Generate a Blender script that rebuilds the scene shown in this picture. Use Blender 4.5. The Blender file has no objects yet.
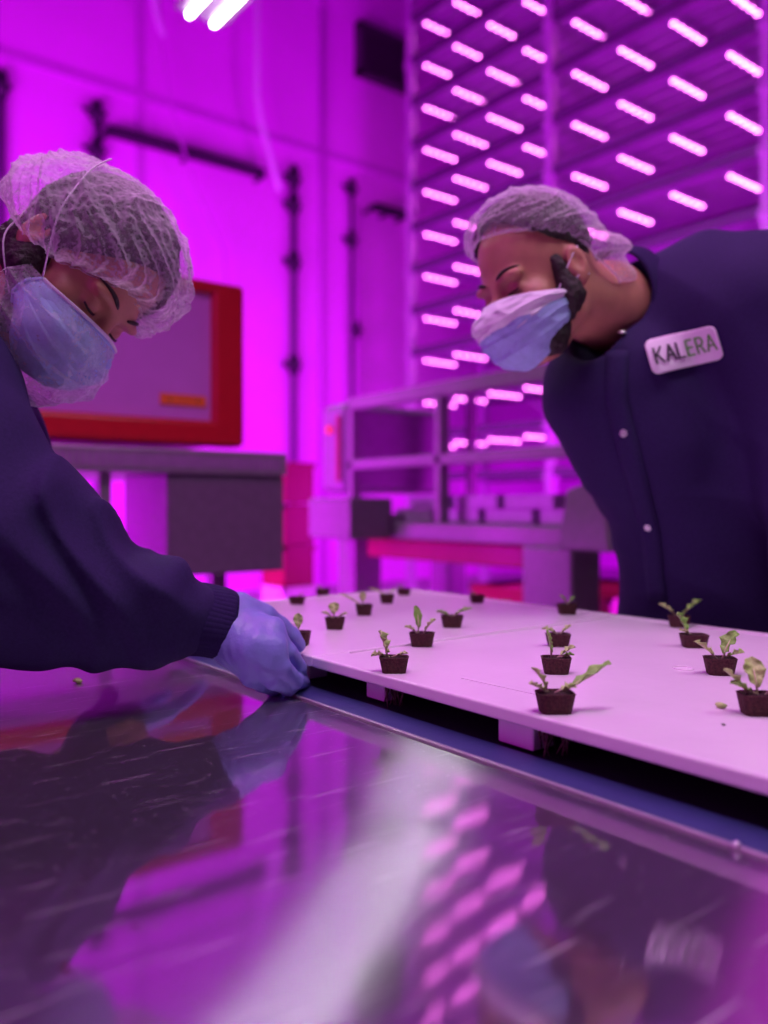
import bpy, bmesh, math, random
import numpy as np
from mathutils import Vector, Matrix, noise as mnoise

random.seed(7)
SC = bpy.context.scene
COL = SC.collection
PI = math.pi

# ------------------------------------------------------------------ viewpoint
F_PX, CX, HY = 830.0, 384.0, 504.0
YAW = math.radians(38.0)
CZ = 1.135
RX, RY = math.cos(YAW), -math.sin(YAW)      # camera right in world
FX, FY = math.sin(YAW), math.cos(YAW)       # camera forward in world

def c2w(p):
    x, y, z = p
    return Vector((x*RX + y*FX, x*RY + y*FY, z + CZ))
def C(px, py, d):
    return np.array([(px-CX)/F_PX*d, d, (HY-py)/F_PX*d])
def ray(px):
    dx = px - CX
    return F_PX*FX + dx*RX, F_PX*FY + dx*RY
def onX(px, py, x0):
    a, b = ray(px); t = x0/a
    return Vector((x0, b*t, CZ + (HY-py)*t))
def onY(px, py, y0):
    a, b = ray(px); t = y0/b
    return Vector((a*t, y0, CZ + (HY-py)*t))
def onZ(px, py, z0):
    a, b = ray(px); t = (z0-CZ)/(HY-py)
    return Vector((a*t, b*t, z0))
def proj(p):
    x = p[0]*RX + p[1]*RY; y = p[0]*FX + p[1]*FY; z = p[2]-CZ
    if y <= 0.01: return (-9999, -9999)
    return (CX + x/y*F_PX, HY - z/y*F_PX)

# ------------------------------------------------------------------ object helpers
def tag(o, label=None, cat=None, group=None, kind=None):
    if label: o['label'] = label
    if cat: o['category'] = cat
    if group: o['group'] = group
    if kind: o['kind'] = kind
    return o
def empty(name, loc=(0, 0, 0), rz=0.0, label=None, cat=None, group=None):
    o = bpy.data.objects.new(name, None); COL.objects.link(o)
    o.location = loc; o.rotation_euler = (0, 0, rz); o.empty_display_size = .05
    return tag(o, label, cat, group)
def mesh_obj(name, me, mat, parent=None, smooth=True, world=True):
    """link me as one object; vertices are in world space when world, else in the parent's space"""
    if smooth:
        me.polygons.foreach_set('use_smooth', [True]*len(me.polygons))
    if mat: me.materials.append(mat)
    o = bpy.data.objects.new(name, me); COL.objects.link(o)
    if parent:
        o.parent = parent
        if world:
            m = Matrix.Identity(4); q = parent
            while q:
                m = (Matrix.Translation(q.location) @ q.rotation_euler.to_matrix().to_4x4()) @ m; q = q.parent
            o.data.transform(m.inverted())
    return o
def obj(name, bm, mat, parent=None, smooth=False, world=True, bevel=0.0, seg=2):
    me = bpy.data.meshes.new(name); bmesh.ops.recalc_face_normals(bm, faces=bm.faces[:]); bm.to_mesh(me); bm.free()
    o = mesh_obj(name, me, mat, parent, smooth, world)
    if bevel:
        b = o.modifiers.new('b', 'BEVEL'); b.width = bevel; b.segments = seg; b.limit_method = 'ANGLE'
        b.harden_normals = False
    return o
def box(bm, x0, x1, y0, y1, z0, z1):
    r = bmesh.ops.create_cube(bm, size=1)
    for v in r['verts']:
        v.co = Vector((x0 + (v.co.x+.5)*(x1-x0), y0 + (v.co.y+.5)*(y1-y0), z0 + (v.co.z+.5)*(z1-z0)))
    return r['verts']
def B(*a):
    bm = bmesh.new(); box(bm, *a); return bm
def beam(bm, a, b, w, h):
    """square bar from a to b"""
    a, b = Vector(a), Vector(b); d = (b-a); L = d.length; d.normalize()
    up = Vector((0, 0, 1)) if abs(d.z) < .95 else Vector((0, 1, 0))
    s = d.cross(up).normalized(); u = s.cross(d)
    vs = []
    for t in (0, L):
        for i, j in ((-1, -1), (1, -1), (1, 1), (-1, 1)):
            vs.append(bm.verts.new(a + d*t + s*i*w/2 + u*j*h/2))
    for q in ((3, 2, 1, 0), (4, 5, 6, 7), (0, 1, 5, 4), (1, 2, 6, 5), (2, 3, 7, 6), (3, 0, 4, 7)):
        bm.faces.new([vs[k] for k in q])
def tube(bm, pts, rad, n=10, cap=True):
    pts = [Vector(p) for p in pts]
    if not hasattr(rad, '__len__'): rad = [rad]*len(pts)
    rings = []; s = None
    for i, p in enumerate(pts):
        d = (pts[min(i+1, len(pts)-1)] - pts[max(i-1, 0)]).normalized()
        if s is None:
            s = d.cross(Vector((0, 0, 1)) if abs(d.z) < .9 else Vector((0, 1, 0))).normalized()
        else:
            s = (s - d*s.dot(d)).normalized()
        u = d.cross(s)
        rings.append([bm.verts.new(p + (s*math.cos(2*PI*k/n) + u*math.sin(2*PI*k/n))*rad[i]) for k in range(n)])
    for a, b in zip(rings, rings[1:]):
        for k in range(n):
            bm.faces.new((a[k], a[(k+1) % n], b[(k+1) % n], b[k]))
    if cap:
        bm.faces.new(rings[0][::-1]); bm.faces.new(rings[-1])
def grid_mesh(name, fn, nu, nv, close_u=False):
    vs = []; fs = []
    for j in range(nv+1):
        for i in range(nu + (0 if close_u else 1)):
            vs.append(fn(i/nu, j/nv))
    w = nu if close_u else nu+1
    for j in range(nv):
        for i in range(nu):
            i2 = (i+1) % w if close_u else i+1
            fs.append((j*w+i, j*w+i2, (j+1)*w+i2, (j+1)*w+i))
    me = bpy.data.meshes.new(name); me.from_pydata([tuple(v) for v in vs], [], fs); me.update()
    return me
def solid(o, t, off=0.0):
    m = o.modifiers.new('s', 'SOLIDIFY'); m.thickness = t; m.offset = off
    return o

# ------------------------------------------------------------------ materials
def mat(name, col, rough=.6, metal=0.0, var=.08, scale=30, bump=0.0, bscale=60, spec=.5, sub=0.0, coat=0.0, emit=None, estr=0.0, trans=0.0):
    m = bpy.data.materials.new(name); m.use_nodes = True
    nt = m.node_tree; b = nt.nodes['Principled BSDF']
    tc = nt.nodes.new('ShaderNodeTexCoord'); nz = nt.nodes.new('ShaderNodeTexNoise')
    nz.inputs['Scale'].default_value = scale; nz.inputs['Detail'].default_value = 4
    nt.links.new(tc.outputs['Object'], nz.inputs['Vector'])
    rp = nt.nodes.new('ShaderNodeValToRGB')
    c = col
    rp.color_ramp.elements[0].position = .3; rp.color_ramp.elements[1].position = .7
    rp.color_ramp.elements[0].color = (c[0]*(1-var), c[1]*(1-var), c[2]*(1-var), 1)
    rp.color_ramp.elements[1].color = (min(1, c[0]*(1+var)), min(1, c[1]*(1+var)), min(1, c[2]*(1+var)), 1)
    nt.links.new(nz.outputs['Fac'], rp.inputs['Fac']); nt.links.new(rp.outputs['Color'], b.inputs['Base Color'])
    b.inputs['Roughness'].default_value = rough; b.inputs['Metallic'].default_value = metal
    b.inputs['Specular IOR Level'].default_value = spec
    if sub: b.inputs['Subsurface Weight'].default_value = sub; b.inputs['Subsurface Radius'].default_value = (.01, .004, .002)
    if sub: b.inputs['Subsurface Scale'].default_value = 1.0
    if coat: b.inputs['Coat Weight'].default_value = coat; b.inputs['Coat Roughness'].default_value = .15
    if trans: b.inputs['Transmission Weight'].default_value = trans
    if emit:
        b.inputs['Emission Color'].default_value = (*emit, 1); b.inputs['Emission Strength'].default_value = estr
    if bump:
        n2 = nt.nodes.new('ShaderNodeTexNoise'); n2.inputs['Scale'].default_value = bscale; n2.inputs['Detail'].default_value = 3
        nt.links.new(tc.outputs['Object'], n2.inputs['Vector'])
        bp = nt.nodes.new('ShaderNodeBump'); bp.inputs['Strength'].default_value = bump; bp.inputs['Distance'].default_value = .01
        nt.links.new(n2.outputs['Fac'], bp.inputs['Height']); nt.links.new(bp.outputs['Normal'], b.inputs['Normal'])
    return m

def mat_steel():
    m = bpy.data.materials.new('brushed_steel'); m.use_nodes = True
    nt = m.node_tree; N = nt.nodes; L = nt.links; N.clear()
    out = N.new('ShaderNodeOutputMaterial'); tc = N.new('ShaderNodeTexCoord')
    g1 = N.new('ShaderNodeBsdfAnisotropic'); g1.distribution = 'GGX'
    g2 = N.new('ShaderNodeBsdfAnisotropic'); g2.distribution = 'GGX'
    g1.inputs['Color'].default_value = (.68, .68, .70, 1); g1.inputs['Roughness'].default_value = .10
    g2.inputs['Color'].default_value = (.62, .62, .65, 1); g2.inputs['Roughness'].default_value = .34
    g2.inputs['Anisotropy'].default_value = .86
    tv = N.new('ShaderNodeCombineXYZ'); tv.inputs[1].default_value = 1.0
    L.new(tv.outputs[0], g2.inputs['Tangent'])
    # fine brush lines and a few long scratches
    mp = N.new('ShaderNodeMapping'); mp.inputs['Scale'].default_value = (900, 6, 1); L.new(tc.outputs['Object'], mp.inputs['Vector'])
    n1 = N.new('ShaderNodeTexNoise'); n1.inputs['Scale'].default_value = 1.0; n1.inputs['Detail'].default_value = 3; L.new(mp.outputs[0], n1.inputs['Vector'])
    n3 = N.new('ShaderNodeTexNoise'); n3.inputs['Scale'].default_value = 5; n3.inputs['Detail'].default_value = 5; L.new(tc.outputs['Object'], n3.inputs['Vector'])
    r3 = N.new('ShaderNodeMapRange'); r3.inputs[1].default_value = .3; r3.inputs[2].default_value = .7; r3.inputs[3].default_value = .02; r3.inputs[4].default_value = .07
    L.new(n3.outputs['Fac'], r3.inputs[0]); L.new(r3.outputs[0], g1.inputs['Roughness'])
    b1 = N.new('ShaderNodeBump'); b1.inputs['Strength'].default_value = .03; b1.inputs['Distance'].default_value = .0005
    L.new(n1.outputs['Fac'], b1.inputs['Height']); L.new(b1.outputs[0], g1.inputs['Normal'])
    n4 = N.new('ShaderNodeTexNoise'); n4.inputs['Scale'].default_value = 7; L.new(tc.outputs['Object'], n4.inputs['Vector'])
    b4 = N.new('ShaderNodeBump'); b4.inputs['Strength'].default_value = .05; b4.inputs['Distance'].default_value = .002
    L.new(n4.outputs['Fac'], b4.inputs['Height']); L.new(b4.outputs[0], b1.inputs['Normal'])
    mx = N.new('ShaderNodeMixShader'); mx.inputs[0].default_value = .42
    L.new(g1.outputs[0], mx.inputs[1]); L.new(g2.outputs[0], mx.inputs[2])
    # scratches: sparse thin lines by stretched voronoi in two directions -> diffuse
    df = N.new('ShaderNodeBsdfDiffuse'); df.inputs['Color'].default_value = (.75, .74, .76, 1)
    prev = None
    for rot, sc, th in ((.55, (12, 520, 1), .020), (-.35, (9, 420, 1), .015), (1.25, (14, 560, 1), .02), (.95, (7, 380, 1), .02)):
        m2 = N.new('ShaderNodeMapping'); m2.inputs['Rotation'].default_value = (0, 0, rot); m2.inputs['Scale'].default_value = sc
        L.new(tc.outputs['Object'], m2.inputs['Vector'])
        nn = N.new('ShaderNodeTexNoise'); nn.inputs['Scale'].default_value = 1; nn.inputs['Detail'].default_value = 1; L.new(m2.outputs[0], nn.inputs['Vector'])
        mr = N.new('ShaderNodeMapRange'); mr.inputs[1].default_value = .73; mr.inputs[2].default_value = .80; mr.inputs[3].default_value = 0; mr.inputs[4].default_value = .5
        L.new(nn.outputs['Fac'], mr.inputs[0])
        if prev is None: prev = mr.outputs[0]
        else:
            mxm = N.new('ShaderNodeMath'); mxm.operation = 'MAXIMUM'; L.new(prev, mxm.inputs[0]); L.new(mr.outputs[0], mxm.inputs[1]); prev = mxm.outputs[0]
    # faint cloudy film and tiny specks
    n5 = N.new('ShaderNodeTexNoise'); n5.inputs['Scale'].default_value = 260; n5.inputs['Detail'].default_value = 2; L.new(tc.outputs['Object'], n5.inputs['Vector'])
    r5 = N.new('ShaderNodeMapRange'); r5.inputs[1].default_value = .68; r5.inputs[2].default_value = .78; r5.inputs[3].default_value = 0; r5.inputs[4].default_value = .35
    L.new(n5.outputs['Fac'], r5.inputs[0])
    ad = N.new('ShaderNodeMath'); ad.operation = 'ADD'; ad.use_clamp = True; L.new(prev, ad.inputs[0]); L.new(r5.outputs[0], ad.inputs[1])
    ad2 = N.new('ShaderNodeMath'); ad2.operation = 'ADD'; ad2.use_clamp = True; L.new(ad.outputs[0], ad2.inputs[0]); ad2.inputs[1].default_value = .035
    m3 = N.new('ShaderNodeMixShader'); L.new(ad2.outputs[0], m3.inputs[0]); L.new(mx.outputs[0], m3.inputs[1]); L.new(df.outputs[0], m3.inputs[2])
    L.new(m3.outputs[0], out.inputs[0])
    return m

def mat_net(name, base=.30, edge=.65, col=(.92, .86, .95), scale=220, crinkle=.25):
    """thin non-woven fabric: partly see-through, denser where it turns edge-on and along creases"""
    m = bpy.data.materials.new(name); m.use_nodes = True
    nt = m.node_tree; N = nt.nodes; L = nt.links; N.clear()
    out = N.new('ShaderNodeOutputMaterial'); tc = N.new('ShaderNodeTexCoord')
    tr = N.new('ShaderNodeBsdfTransparent'); df = N.new('ShaderNodeBsdfDiffuse'); tl = N.new('ShaderNodeBsdfTranslucent')
    df.inputs[0].default_value = (*col, 1); tl.inputs[0].default_value = (*col, 1)
    mx = N.new('ShaderNodeMixShader'); mx.inputs[0].default_value = .4; L.new(df.outputs[0], mx.inputs[1]); L.new(tl.outputs[0], mx.inputs[2])
    lw = N.new('ShaderNodeLayerWeight'); lw.inputs[0].default_value = .35
    nz = N.new('ShaderNodeTexNoise'); nz.inputs['Scale'].default_value = scale; nz.inputs['Detail'].default_value = 4; L.new(tc.outputs['Object'], nz.inputs['Vector'])
    bp = N.new('ShaderNodeBump'); bp.inputs['Strength'].default_value = .4; bp.inputs['Distance'].default_value = .002
    L.new(nz.outputs['Fac'], bp.inputs['Height']); L.new(bp.outputs[0], df.inputs['Normal'])
    vo = N.new('ShaderNodeTexNoise'); vo.noise_type = 'RIDGED_MULTIFRACTAL'; vo.inputs['Scale'].default_value = 16; vo.inputs['Detail'].default_value = 3
    L.new(tc.outputs['Object'], vo.inputs['Vector'])
    cr = N.new('ShaderNodeMapRange'); cr.inputs[1].default_value = .75; cr.inputs[2].default_value = 1.3; cr.inputs[3].default_value = 0; cr.inputs[4].default_value = crinkle
    L.new(vo.outputs['Fac'], cr.inputs[0])
    a = N.new('ShaderNodeMapRange'); a.inputs[1].default_value = 0; a.inputs[2].default_value = 1; a.inputs[3].default_value = base; a.inputs[4].default_value = base+edge
    L.new(lw.outputs['Facing'], a.inputs[0])
    g = N.new('ShaderNodeMapRange'); g.inputs[1].default_value = .35; g.inputs[2].default_value = .65; g.inputs[3].default_value = .7; g.inputs[4].default_value = 1.2
    L.new(nz.outputs['Fac'], g.inputs[0])
    mu = N.new('ShaderNodeMath'); mu.operation = 'MULTIPLY'; L.new(a.outputs[0], mu.inputs[0]); L.new(g.outputs[0], mu.inputs[1])
    ad = N.new('ShaderNodeMath'); ad.operation = 'ADD'; ad.use_clamp = True; L.new(mu.outputs[0], ad.inputs[0]); L.new(cr.outputs[0], ad.inputs[1])
    m2 = N.new('ShaderNodeMixShader'); L.new(ad.outputs[0], m2.inputs[0]); L.new(tr.outputs[0], m2.inputs[1]); L.new(mx.outputs[0], m2.inputs[2])
    L.new(m2.outputs[0], out.inputs[0])
    return m

def mat_emit(name, col, s):
    m = bpy.data.materials.new(name); m.use_nodes = True
    nt = m.node_tree; nt.nodes.clear(); o = nt.nodes.new('ShaderNodeOutputMaterial'); e = nt.nodes.new('ShaderNodeEmission')
    e.inputs[0].default_value = (*col, 1); e.inputs[1].default_value = s; nt.links.new(e.outputs[0], o.inputs[0])
    return m

M = dict(
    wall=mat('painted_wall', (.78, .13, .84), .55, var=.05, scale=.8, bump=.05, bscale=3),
    floor=mat('concrete_floor', (.42, .36, .42), .35, var=.2, scale=2),
    ceil=mat('ceiling_paint', (.35, .3, .38), .8),
    dark=mat('dark_metal', (.035, .02, .05), .5, .3),
    pipe=mat('pipe_paint', (.10, .03, .14), .5),
    seam=mat('seam', (.58, .10, .64), .7),
    hose=mat('pale_hose', (.8, .75, .9), .5),
    vent=mat('vent_metal', (.05, .03, .06), .6),
    rack=mat('rack_metal', (.50, .30, .56), .45, .2),
    beam=mat('beam_paint', (.10, .05, .13), .6),
    tray=mat('tray_plastic', (.42, .22, .50), .6),
    red=mat('red_enamel', (.62, .012, .02), .4, var=.05, coat=.2),
    dred=mat('dark_red_enamel', (.22, .006, .02), .45, var=.05),
    grey=mat('grey_enamel', (.18, .16, .19), .45, .1),
    dgrey=mat('dark_grey_enamel', (.19, .15, .21), .5, .1),
    lav=mat('machine_window', (.70, .32, .78), .25, var=.05, scale=5),
    orange=mat('orange_sticker', (.95, .28, .03), .5),
    alu=mat('aluminium', (.42, .40, .43), .4, .6),
    board=mat('white_board', (.84, .76, .84), .24, var=.03, scale=9, bump=.03, bscale=40, spec=.6),
    blue=mat('blue_belt', (.035, .045, .16), .45, var=.06, scale=40, bump=.03, bscale=200),
    bed=mat('dark_bed', (.012, .012, .02), .6),
    navy=mat('navy_cloth', (.028, .018, .080), .85, var=.12, scale=300, bump=.15, bscale=900, spec=.2),
    navy2=mat('navy_rib_knit', (.026, .016, .075), .9, var=.1, scale=300, bump=.2, bscale=1200, spec=.15),
    trouser=mat('trouser_cloth', (.02, .022, .05), .9),
    shoe=mat('shoe_leather', (.02, .02, .02), .4),
    skin=mat('skin', (.42, .20, .12), .5, var=.06, scale=60, sub=.1, bump=.05, bscale=300),
    skin2=mat('skin_pale', (.50, .24, .15), .5, var=.06, scale=60, sub=.1, bump=.05, bscale=300),
    hair=mat('dark_hair', (.018, .010, .008), .6, var=.5, scale=90, bump=.5, bscale=150),
    glove=mat('nitrile_glove', (.22, .25, .62), .42, var=.05, scale=40, bump=.12, bscale=120, spec=.5),
    mask=mat('mask_blue', (.36, .50, .78), .8, var=.08, scale=100, bump=.15, bscale=600),
    maskw=mat('mask_white', (.78, .76, .84), .8, var=.06, scale=100, bump=.15, bscale=600),
    thread=mat('white_tie', (.85, .82, .88), .7),
    eye=mat('eye', (.02, .012, .01), .2),
    patch=mat('patch_white', (.80, .78, .82), .6, var=.03),
    ink=mat('patch_black', (.02, .02, .025), .6),
    green=mat('patch_green', (.10, .42, .06), .6),
    snap=mat('snap_metal', (.7, .68, .7), .3, .9),
    plug=mat('plug_net', (.075, .028, .022), .85, var=.4, scale=400, bump=.6, bscale=500),
    soil=mat('plug_soil', (.04, .022, .015), .95, var=.5, scale=500, bump=.8, bscale=500),
    leaf=mat('leaf', (.22, .50, .07), .5, var=.25, scale=120, bump=.2, bscale=250),
    leafy=mat('leaf_pale', (.42, .62, .17), .5, var=.25, scale=120, bump=.2, bscale=250),
    stem=mat('stem', (.62, .62, .35), .5),
    root=mat('roots', (.10, .06, .05), .9, var=.5, scale=300),
    speck=mat('speck', (.10, .02, .015), .8),
)
M['steel'] = mat_steel()
M['net'] = mat_net('hair_net_fabric', .22, .66, crinkle=.34)
M['net2'] = mat_net('hair_net_fabric_far', .20, .55, crinkle=.18)
M['cover'] = mat_net('beard_cover_fabric', .18, .55, crinkle=.25)
M['led'] = mat_emit('grow_led', (1.0, .17, .82), 19)
M['tube'] = mat_emit('white_tube', (1.0, .95, 1.0), 20)
M['tube2'] = mat_emit('bright_white_tube', (1.0, .95, 1.0), 150)

# ------------------------------------------------------------------ implicit-surface modelling
def rc(a, b, ra, rb):
    a = np.asarray(a, np.float32); b = np.asarray(b, np.float32)
    def f(P):
        ba = b-a; h = np.clip(((P-a) @ ba)/max(1e-9, ba @ ba), 0, 1)
        return np.linalg.norm(P - a - h[..., None]*ba, axis=-1) - (ra + (rb-ra)*h)
    return f
def el(c, r, R=None):
    c = np.asarray(c, np.float32); r = np.asarray(r, np.float32)
    def f(P):
        q = P - c
        if R is not None: q = q @ R
        k0 = np.linalg.norm(q/r, axis=-1); k1 = np.linalg.norm(q/(r*r), axis=-1)
        return k0*(k0-1)/np.maximum(k1, 1e-6)
    return f
def smin(a, b, k):
    h = np.clip(.5 + .5*(b-a)/k, 0, 1)
    return b*(1-h) + a*h - k*h*(1-h)
def union(fs, k):
    def f(P):
        v = None
        for g in fs:
            w = g(P); v = w if v is None else smin(v, w, k)
        return v
    return f
def chain(pts, k=None):
    """pts: list of (point, radius)"""
    return [rc(a[0], b[0], a[1], b[1]) for a, b in zip(pts, pts[1:])]
def wob(seed, freq, n=7):
    rs = np.random.RandomState(seed)
    ks = rs.normal(size=(n, 3)).astype(np.float32)*freq; ph = rs.uniform(0, 6.28, n); 
    def f(P):
        s = 0
        for k, p in zip(ks, ph): s = s + np.sin(P @ k + p)
        return s/math.sqrt(n)
    return f
def net_surface(v, o, h):
    s = v < 0
    nx, ny, nz = v.shape
    cs = np.zeros((nx-1, ny-1, nz-1), np.int16)
    for i in (0, 1):
        for j in (0, 1):
            for k in (0, 1):
                cs += s[i:nx-1+i, j:ny-1+j, k:nz-1+k]
    act = (cs > 0) & (cs < 8)
    ijk = np.argwhere(act)
    idx = -np.ones(act.shape, np.int64); idx[act] = np.arange(len(ijk))
    acc = np.zeros((len(ijk), 3)); cnt = np.zeros(len(ijk))
    I, J, K = ijk.T
    corners = [(i, j, k) for i in (0, 1) for j in (0, 1) for k in (0, 1)]
    for a in corners:
        for ax in range(3):
            if a[ax]: continue
            b = list(a); b[ax] = 1
            va = v[I+a[0], J+a[1], K+a[2]]; vb = v[I+b[0], J+b[1], K+b[2]]
            cr = (va < 0) != (vb < 0)
            t = np.where(cr, va/np.where(cr, va-vb, 1), 0)
            p = np.tile(np.array(a, float), (len(ijk), 1)); p[:, ax] += t
            acc[cr] += p[cr]; cnt[cr] += 1
    V = o + (ijk + acc/cnt[:, None])*h
    F = []
    for ax in range(3):
        sl0 = [slice(1, -1)]*3; sl1 = [slice(1, -1)]*3
        sl0[ax] = slice(0, -1); sl1[ax] = slice(1, None)
        cr = s[tuple(sl0)] != s[tuple(sl1)]
        e = np.argwhere(cr); 
        if len(e) == 0: continue
        off = np.array([1, 1, 1]); off[ax] = 0; e = e + off
        inside = s[e[:, 0], e[:, 1], e[:, 2]]
        b1, b2 = (ax+1) % 3, (ax+2) % 3
        def cell(d1, d2):
            q = e.copy(); q[:, b1] -= d1; q[:, b2] -= d2
            return idx[q[:, 0], q[:, 1], q[:, 2]]
        Q = np.stack([cell(1, 1), cell(0, 1), cell(0, 0), cell(1, 0)], 1)
        Q[~inside] = Q[~inside][:, ::-1]
        F.append(Q)
    F = np.concatenate(F); F = F[(F >= 0).all(1)]
    return V, F
def sdf_obj(name, f, lo, hi, h, material, parent, smooth_it=2):
    """f in camera-aligned metres; mesh placed in world"""
    lo = np.array(lo, float); hi = np.array(hi, float)
    n = np.ceil((hi-lo)/h).astype(int)+1
    ax = [lo[i] + np.arange(n[i])*h for i in range(3)]
    v = np.empty(n, np.float32)
    step = max(1, int(400000/(n[1]*n[2])))
    Y, Z = np.meshgrid(ax[1], ax[2], indexing='ij')
    for i in range(0, n[0], step):
        xs = ax[0][i:i+step]
        P = np.empty((len(xs), n[1], n[2], 3), np.float32)
        P[..., 0] = xs[:, None, None]; P[..., 1] = Y; P[..., 2] = Z
        v[i:i+step] = f(P)
    v[0] = v[-1] = 1; v[:, 0] = v[:, -1] = 1; v[:, :, 0] = v[:, :, -1] = 1
    V, F = net_surface(v, lo, h)
    Wv = np.empty_like(V)
    Wv[:, 0] = V[:, 0]*RX + V[:, 1]*FX; Wv[:, 1] = V[:, 0]*RY + V[:, 1]*FY; Wv[:, 2] = V[:, 2]+CZ
    me = bpy.data.meshes.new(name); me.from_pydata(Wv.tolist(), [], F.tolist()); me.update()
    bm = bmesh.new(); bm.from_mesh(me); bmesh.ops.recalc_face_normals(bm, faces=bm.faces[:]); bm.to_mesh(me); bm.free()
    o = mesh_obj(name, me, material, parent)
    if smooth_it:
        s = o.modifiers.new('sm', 'SMOOTH'); s.iterations = smooth_it; s.factor = .5
    return o

# ================================================================== THE ROOM
YW, CEIL = 9.6, 9.6
o = obj('floor', B(-6, 14, -4, YW, -.1, 0), M['floor']); tag(o, kind='structure')
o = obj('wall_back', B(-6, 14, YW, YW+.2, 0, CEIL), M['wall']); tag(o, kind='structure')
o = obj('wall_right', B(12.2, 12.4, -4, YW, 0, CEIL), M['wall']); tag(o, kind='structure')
o = obj('ceiling', B(-6, 14, -4, YW, CEIL, CEIL+.1), M['ceil']); tag(o, kind='structure')
# panel joints of the back wall
for i, px in enumerate((140, 322)):
    p = onY(px, 0, YW)
    o = obj('trim_%d' % (i+1), B(p.x-.05, p.x+.05, YW-.03, YW, 0, CEIL), M['seam']); tag(o, kind='structure')
p = onY(150, 95, YW)
o = obj('trim_3', B(-5.9, 12, YW-.035, YW, 5.95, 6.05), M['seam']); tag(o, kind='structure')

# ventilation opening high on the wall
a = onY(354, 24, YW); b = onY(404, 62, YW)
t = empty('wall_vent', ((a.x+b.x)/2, YW, a.z-.75), label='dark square ventilation grille high on the purple wall', cat='vent')
bm = bmesh.new(); z1 = a.z; z0 = onY(354, 76, YW).z
for q in ((a.x, a.x+.07, z0, z1), (b.x-.07, b.x, z0, z1), (a.x, b.x, z0, z0+.07), (a.x, b.x, z1-.07, z1)):
    box(bm, q[0], q[1], YW-.14, YW-.002, q[2], q[3])
obj('vent_frame', bm, M['vent'], t)
bm = bmesh.new()
for k in range(9):
    z = z0+.07 + (z1-z0-.14)*(k+.5)/9
    vs = box(bm, a.x+.07, b.x-.07, YW-.11, YW-.03, z-.012, z+.012)
box(bm, a.x+.05, b.x-.05, YW-.03, YW-.004, z0+.05, z1-.05)
obj('slats', bm, M['vent'], t)

# pipes and the cable tray on the wall
def wall_pipe(px, y0, y1, w, name, label, cat='pipe', fit=()):
    mt_ = M['pipe'] if cat == 'pipe' else M['seam']
    a = onY(px, y0, YW-.12); b = onY(px, y1, YW-.12)
    t = empty(name, (a.x, YW, max(0, b.z)), label=label, cat=cat)
    bm = bmesh.new(); tube(bm, [(a.x, YW-.12, a.z), (a.x, YW-.12, max(0.0, b.z))], w/2, 12)
    obj('pipe_run', bm, mt_, t, smooth=True)
    for f in fit:
        p = onY(px, f, YW-.12); bm = bmesh.new()
        tube(bm, [(a.x, YW-.12, p.z-.12), (a.x, YW-.12, p.z+.12)], w*.85, 12)
        tube(bm, [(a.x-.16, YW-.12, p.z), (a.x+.10, YW-.12, p.z)], w*.4, 10)
        obj('pipe_fitting', bm, M['dark'], t, smooth=True)
        bm = bmesh.new(); box(bm, a.x-w, a.x+w, YW-.14, YW-.001, p.z-.03, p.z+.03); obj('bracket', bm, M['dark'], t)
    return t
wall_pipe(294, 165, 600, .085, 'wall_pipe', 'dark vertical pipe with a valve at its top, right of the red machine', fit=(178, 205, 262, 365))
wall_pipe(352, 180, 600, .06, 'wall_pipe', 'thin dark vertical pipe on the wall left of the grow light rack', fit=(188, 240))
wall_pipe(97, 103, 600, .07, 'wall_pipe', 'short dark pipe rising on the wall above the mesh cap', fit=(112, 150))
wall_pipe(1, 70, 600, .08, 'wall_pipe', 'dark pipe on the wall at the picture edge above the hair net', fit=(85,))
wall_pipe(322, 10, 600, .03, 'wall_conduit', 'faint conduit running down the wall between the two dark pipes', cat='conduit')
wall_pipe(358, 205, 600, .035, 'wall_conduit', 'faint conduit beside the thin dark pipe near the rack', cat='conduit', fit=(330,))
def tray_run(px0, y0, px1, y1, label):
    a = onY(px0, y0, YW-.2); b = onY(px1, y1, YW-.2); z = (a.z+b.z)/2
    t = empty('cable_tray', ((a.x+b.x)/2, YW, z), label=label, cat='cable tray')
    bm = bmesh.new(); box(bm, a.x, b.x, YW-.27, YW-.25, z-.05, z+.02); box(bm, a.x, b.x, YW-.13, YW-.11, z-.05, z+.02)
    box(bm, a.x, b.x, YW-.27, YW-.11, z-.055, z-.04); obj('tray_channel', bm, M['dark'], t)
    bm = bmesh.new(); n = max(2, int((b.x-a.x)/.7))
    bm.free()
    for k in range(n+1):
        x = a.x + (b.x-a.x)*k/n; obj('support_arm', B(x-.02, x+.02, YW-.26, YW+.01, z-.085, z-.05), M['dark'], t)
    bm = bmesh.new(); tube(bm, [(a.x+(b.x-a.x)*k/14, YW-.19+.02*math.sin(k*1.7), z-.01) for k in range(15)], .025, 8); obj('cable', bm, M['pipe'], t, smooth=True)
tray_run(106, 128, 262, 172, 'long dark cable tray slanting across the wall above the red machine')
tray_run(372, 204, 404, 214, 'short dark cable tray running into the left edge of the rack')
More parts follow.
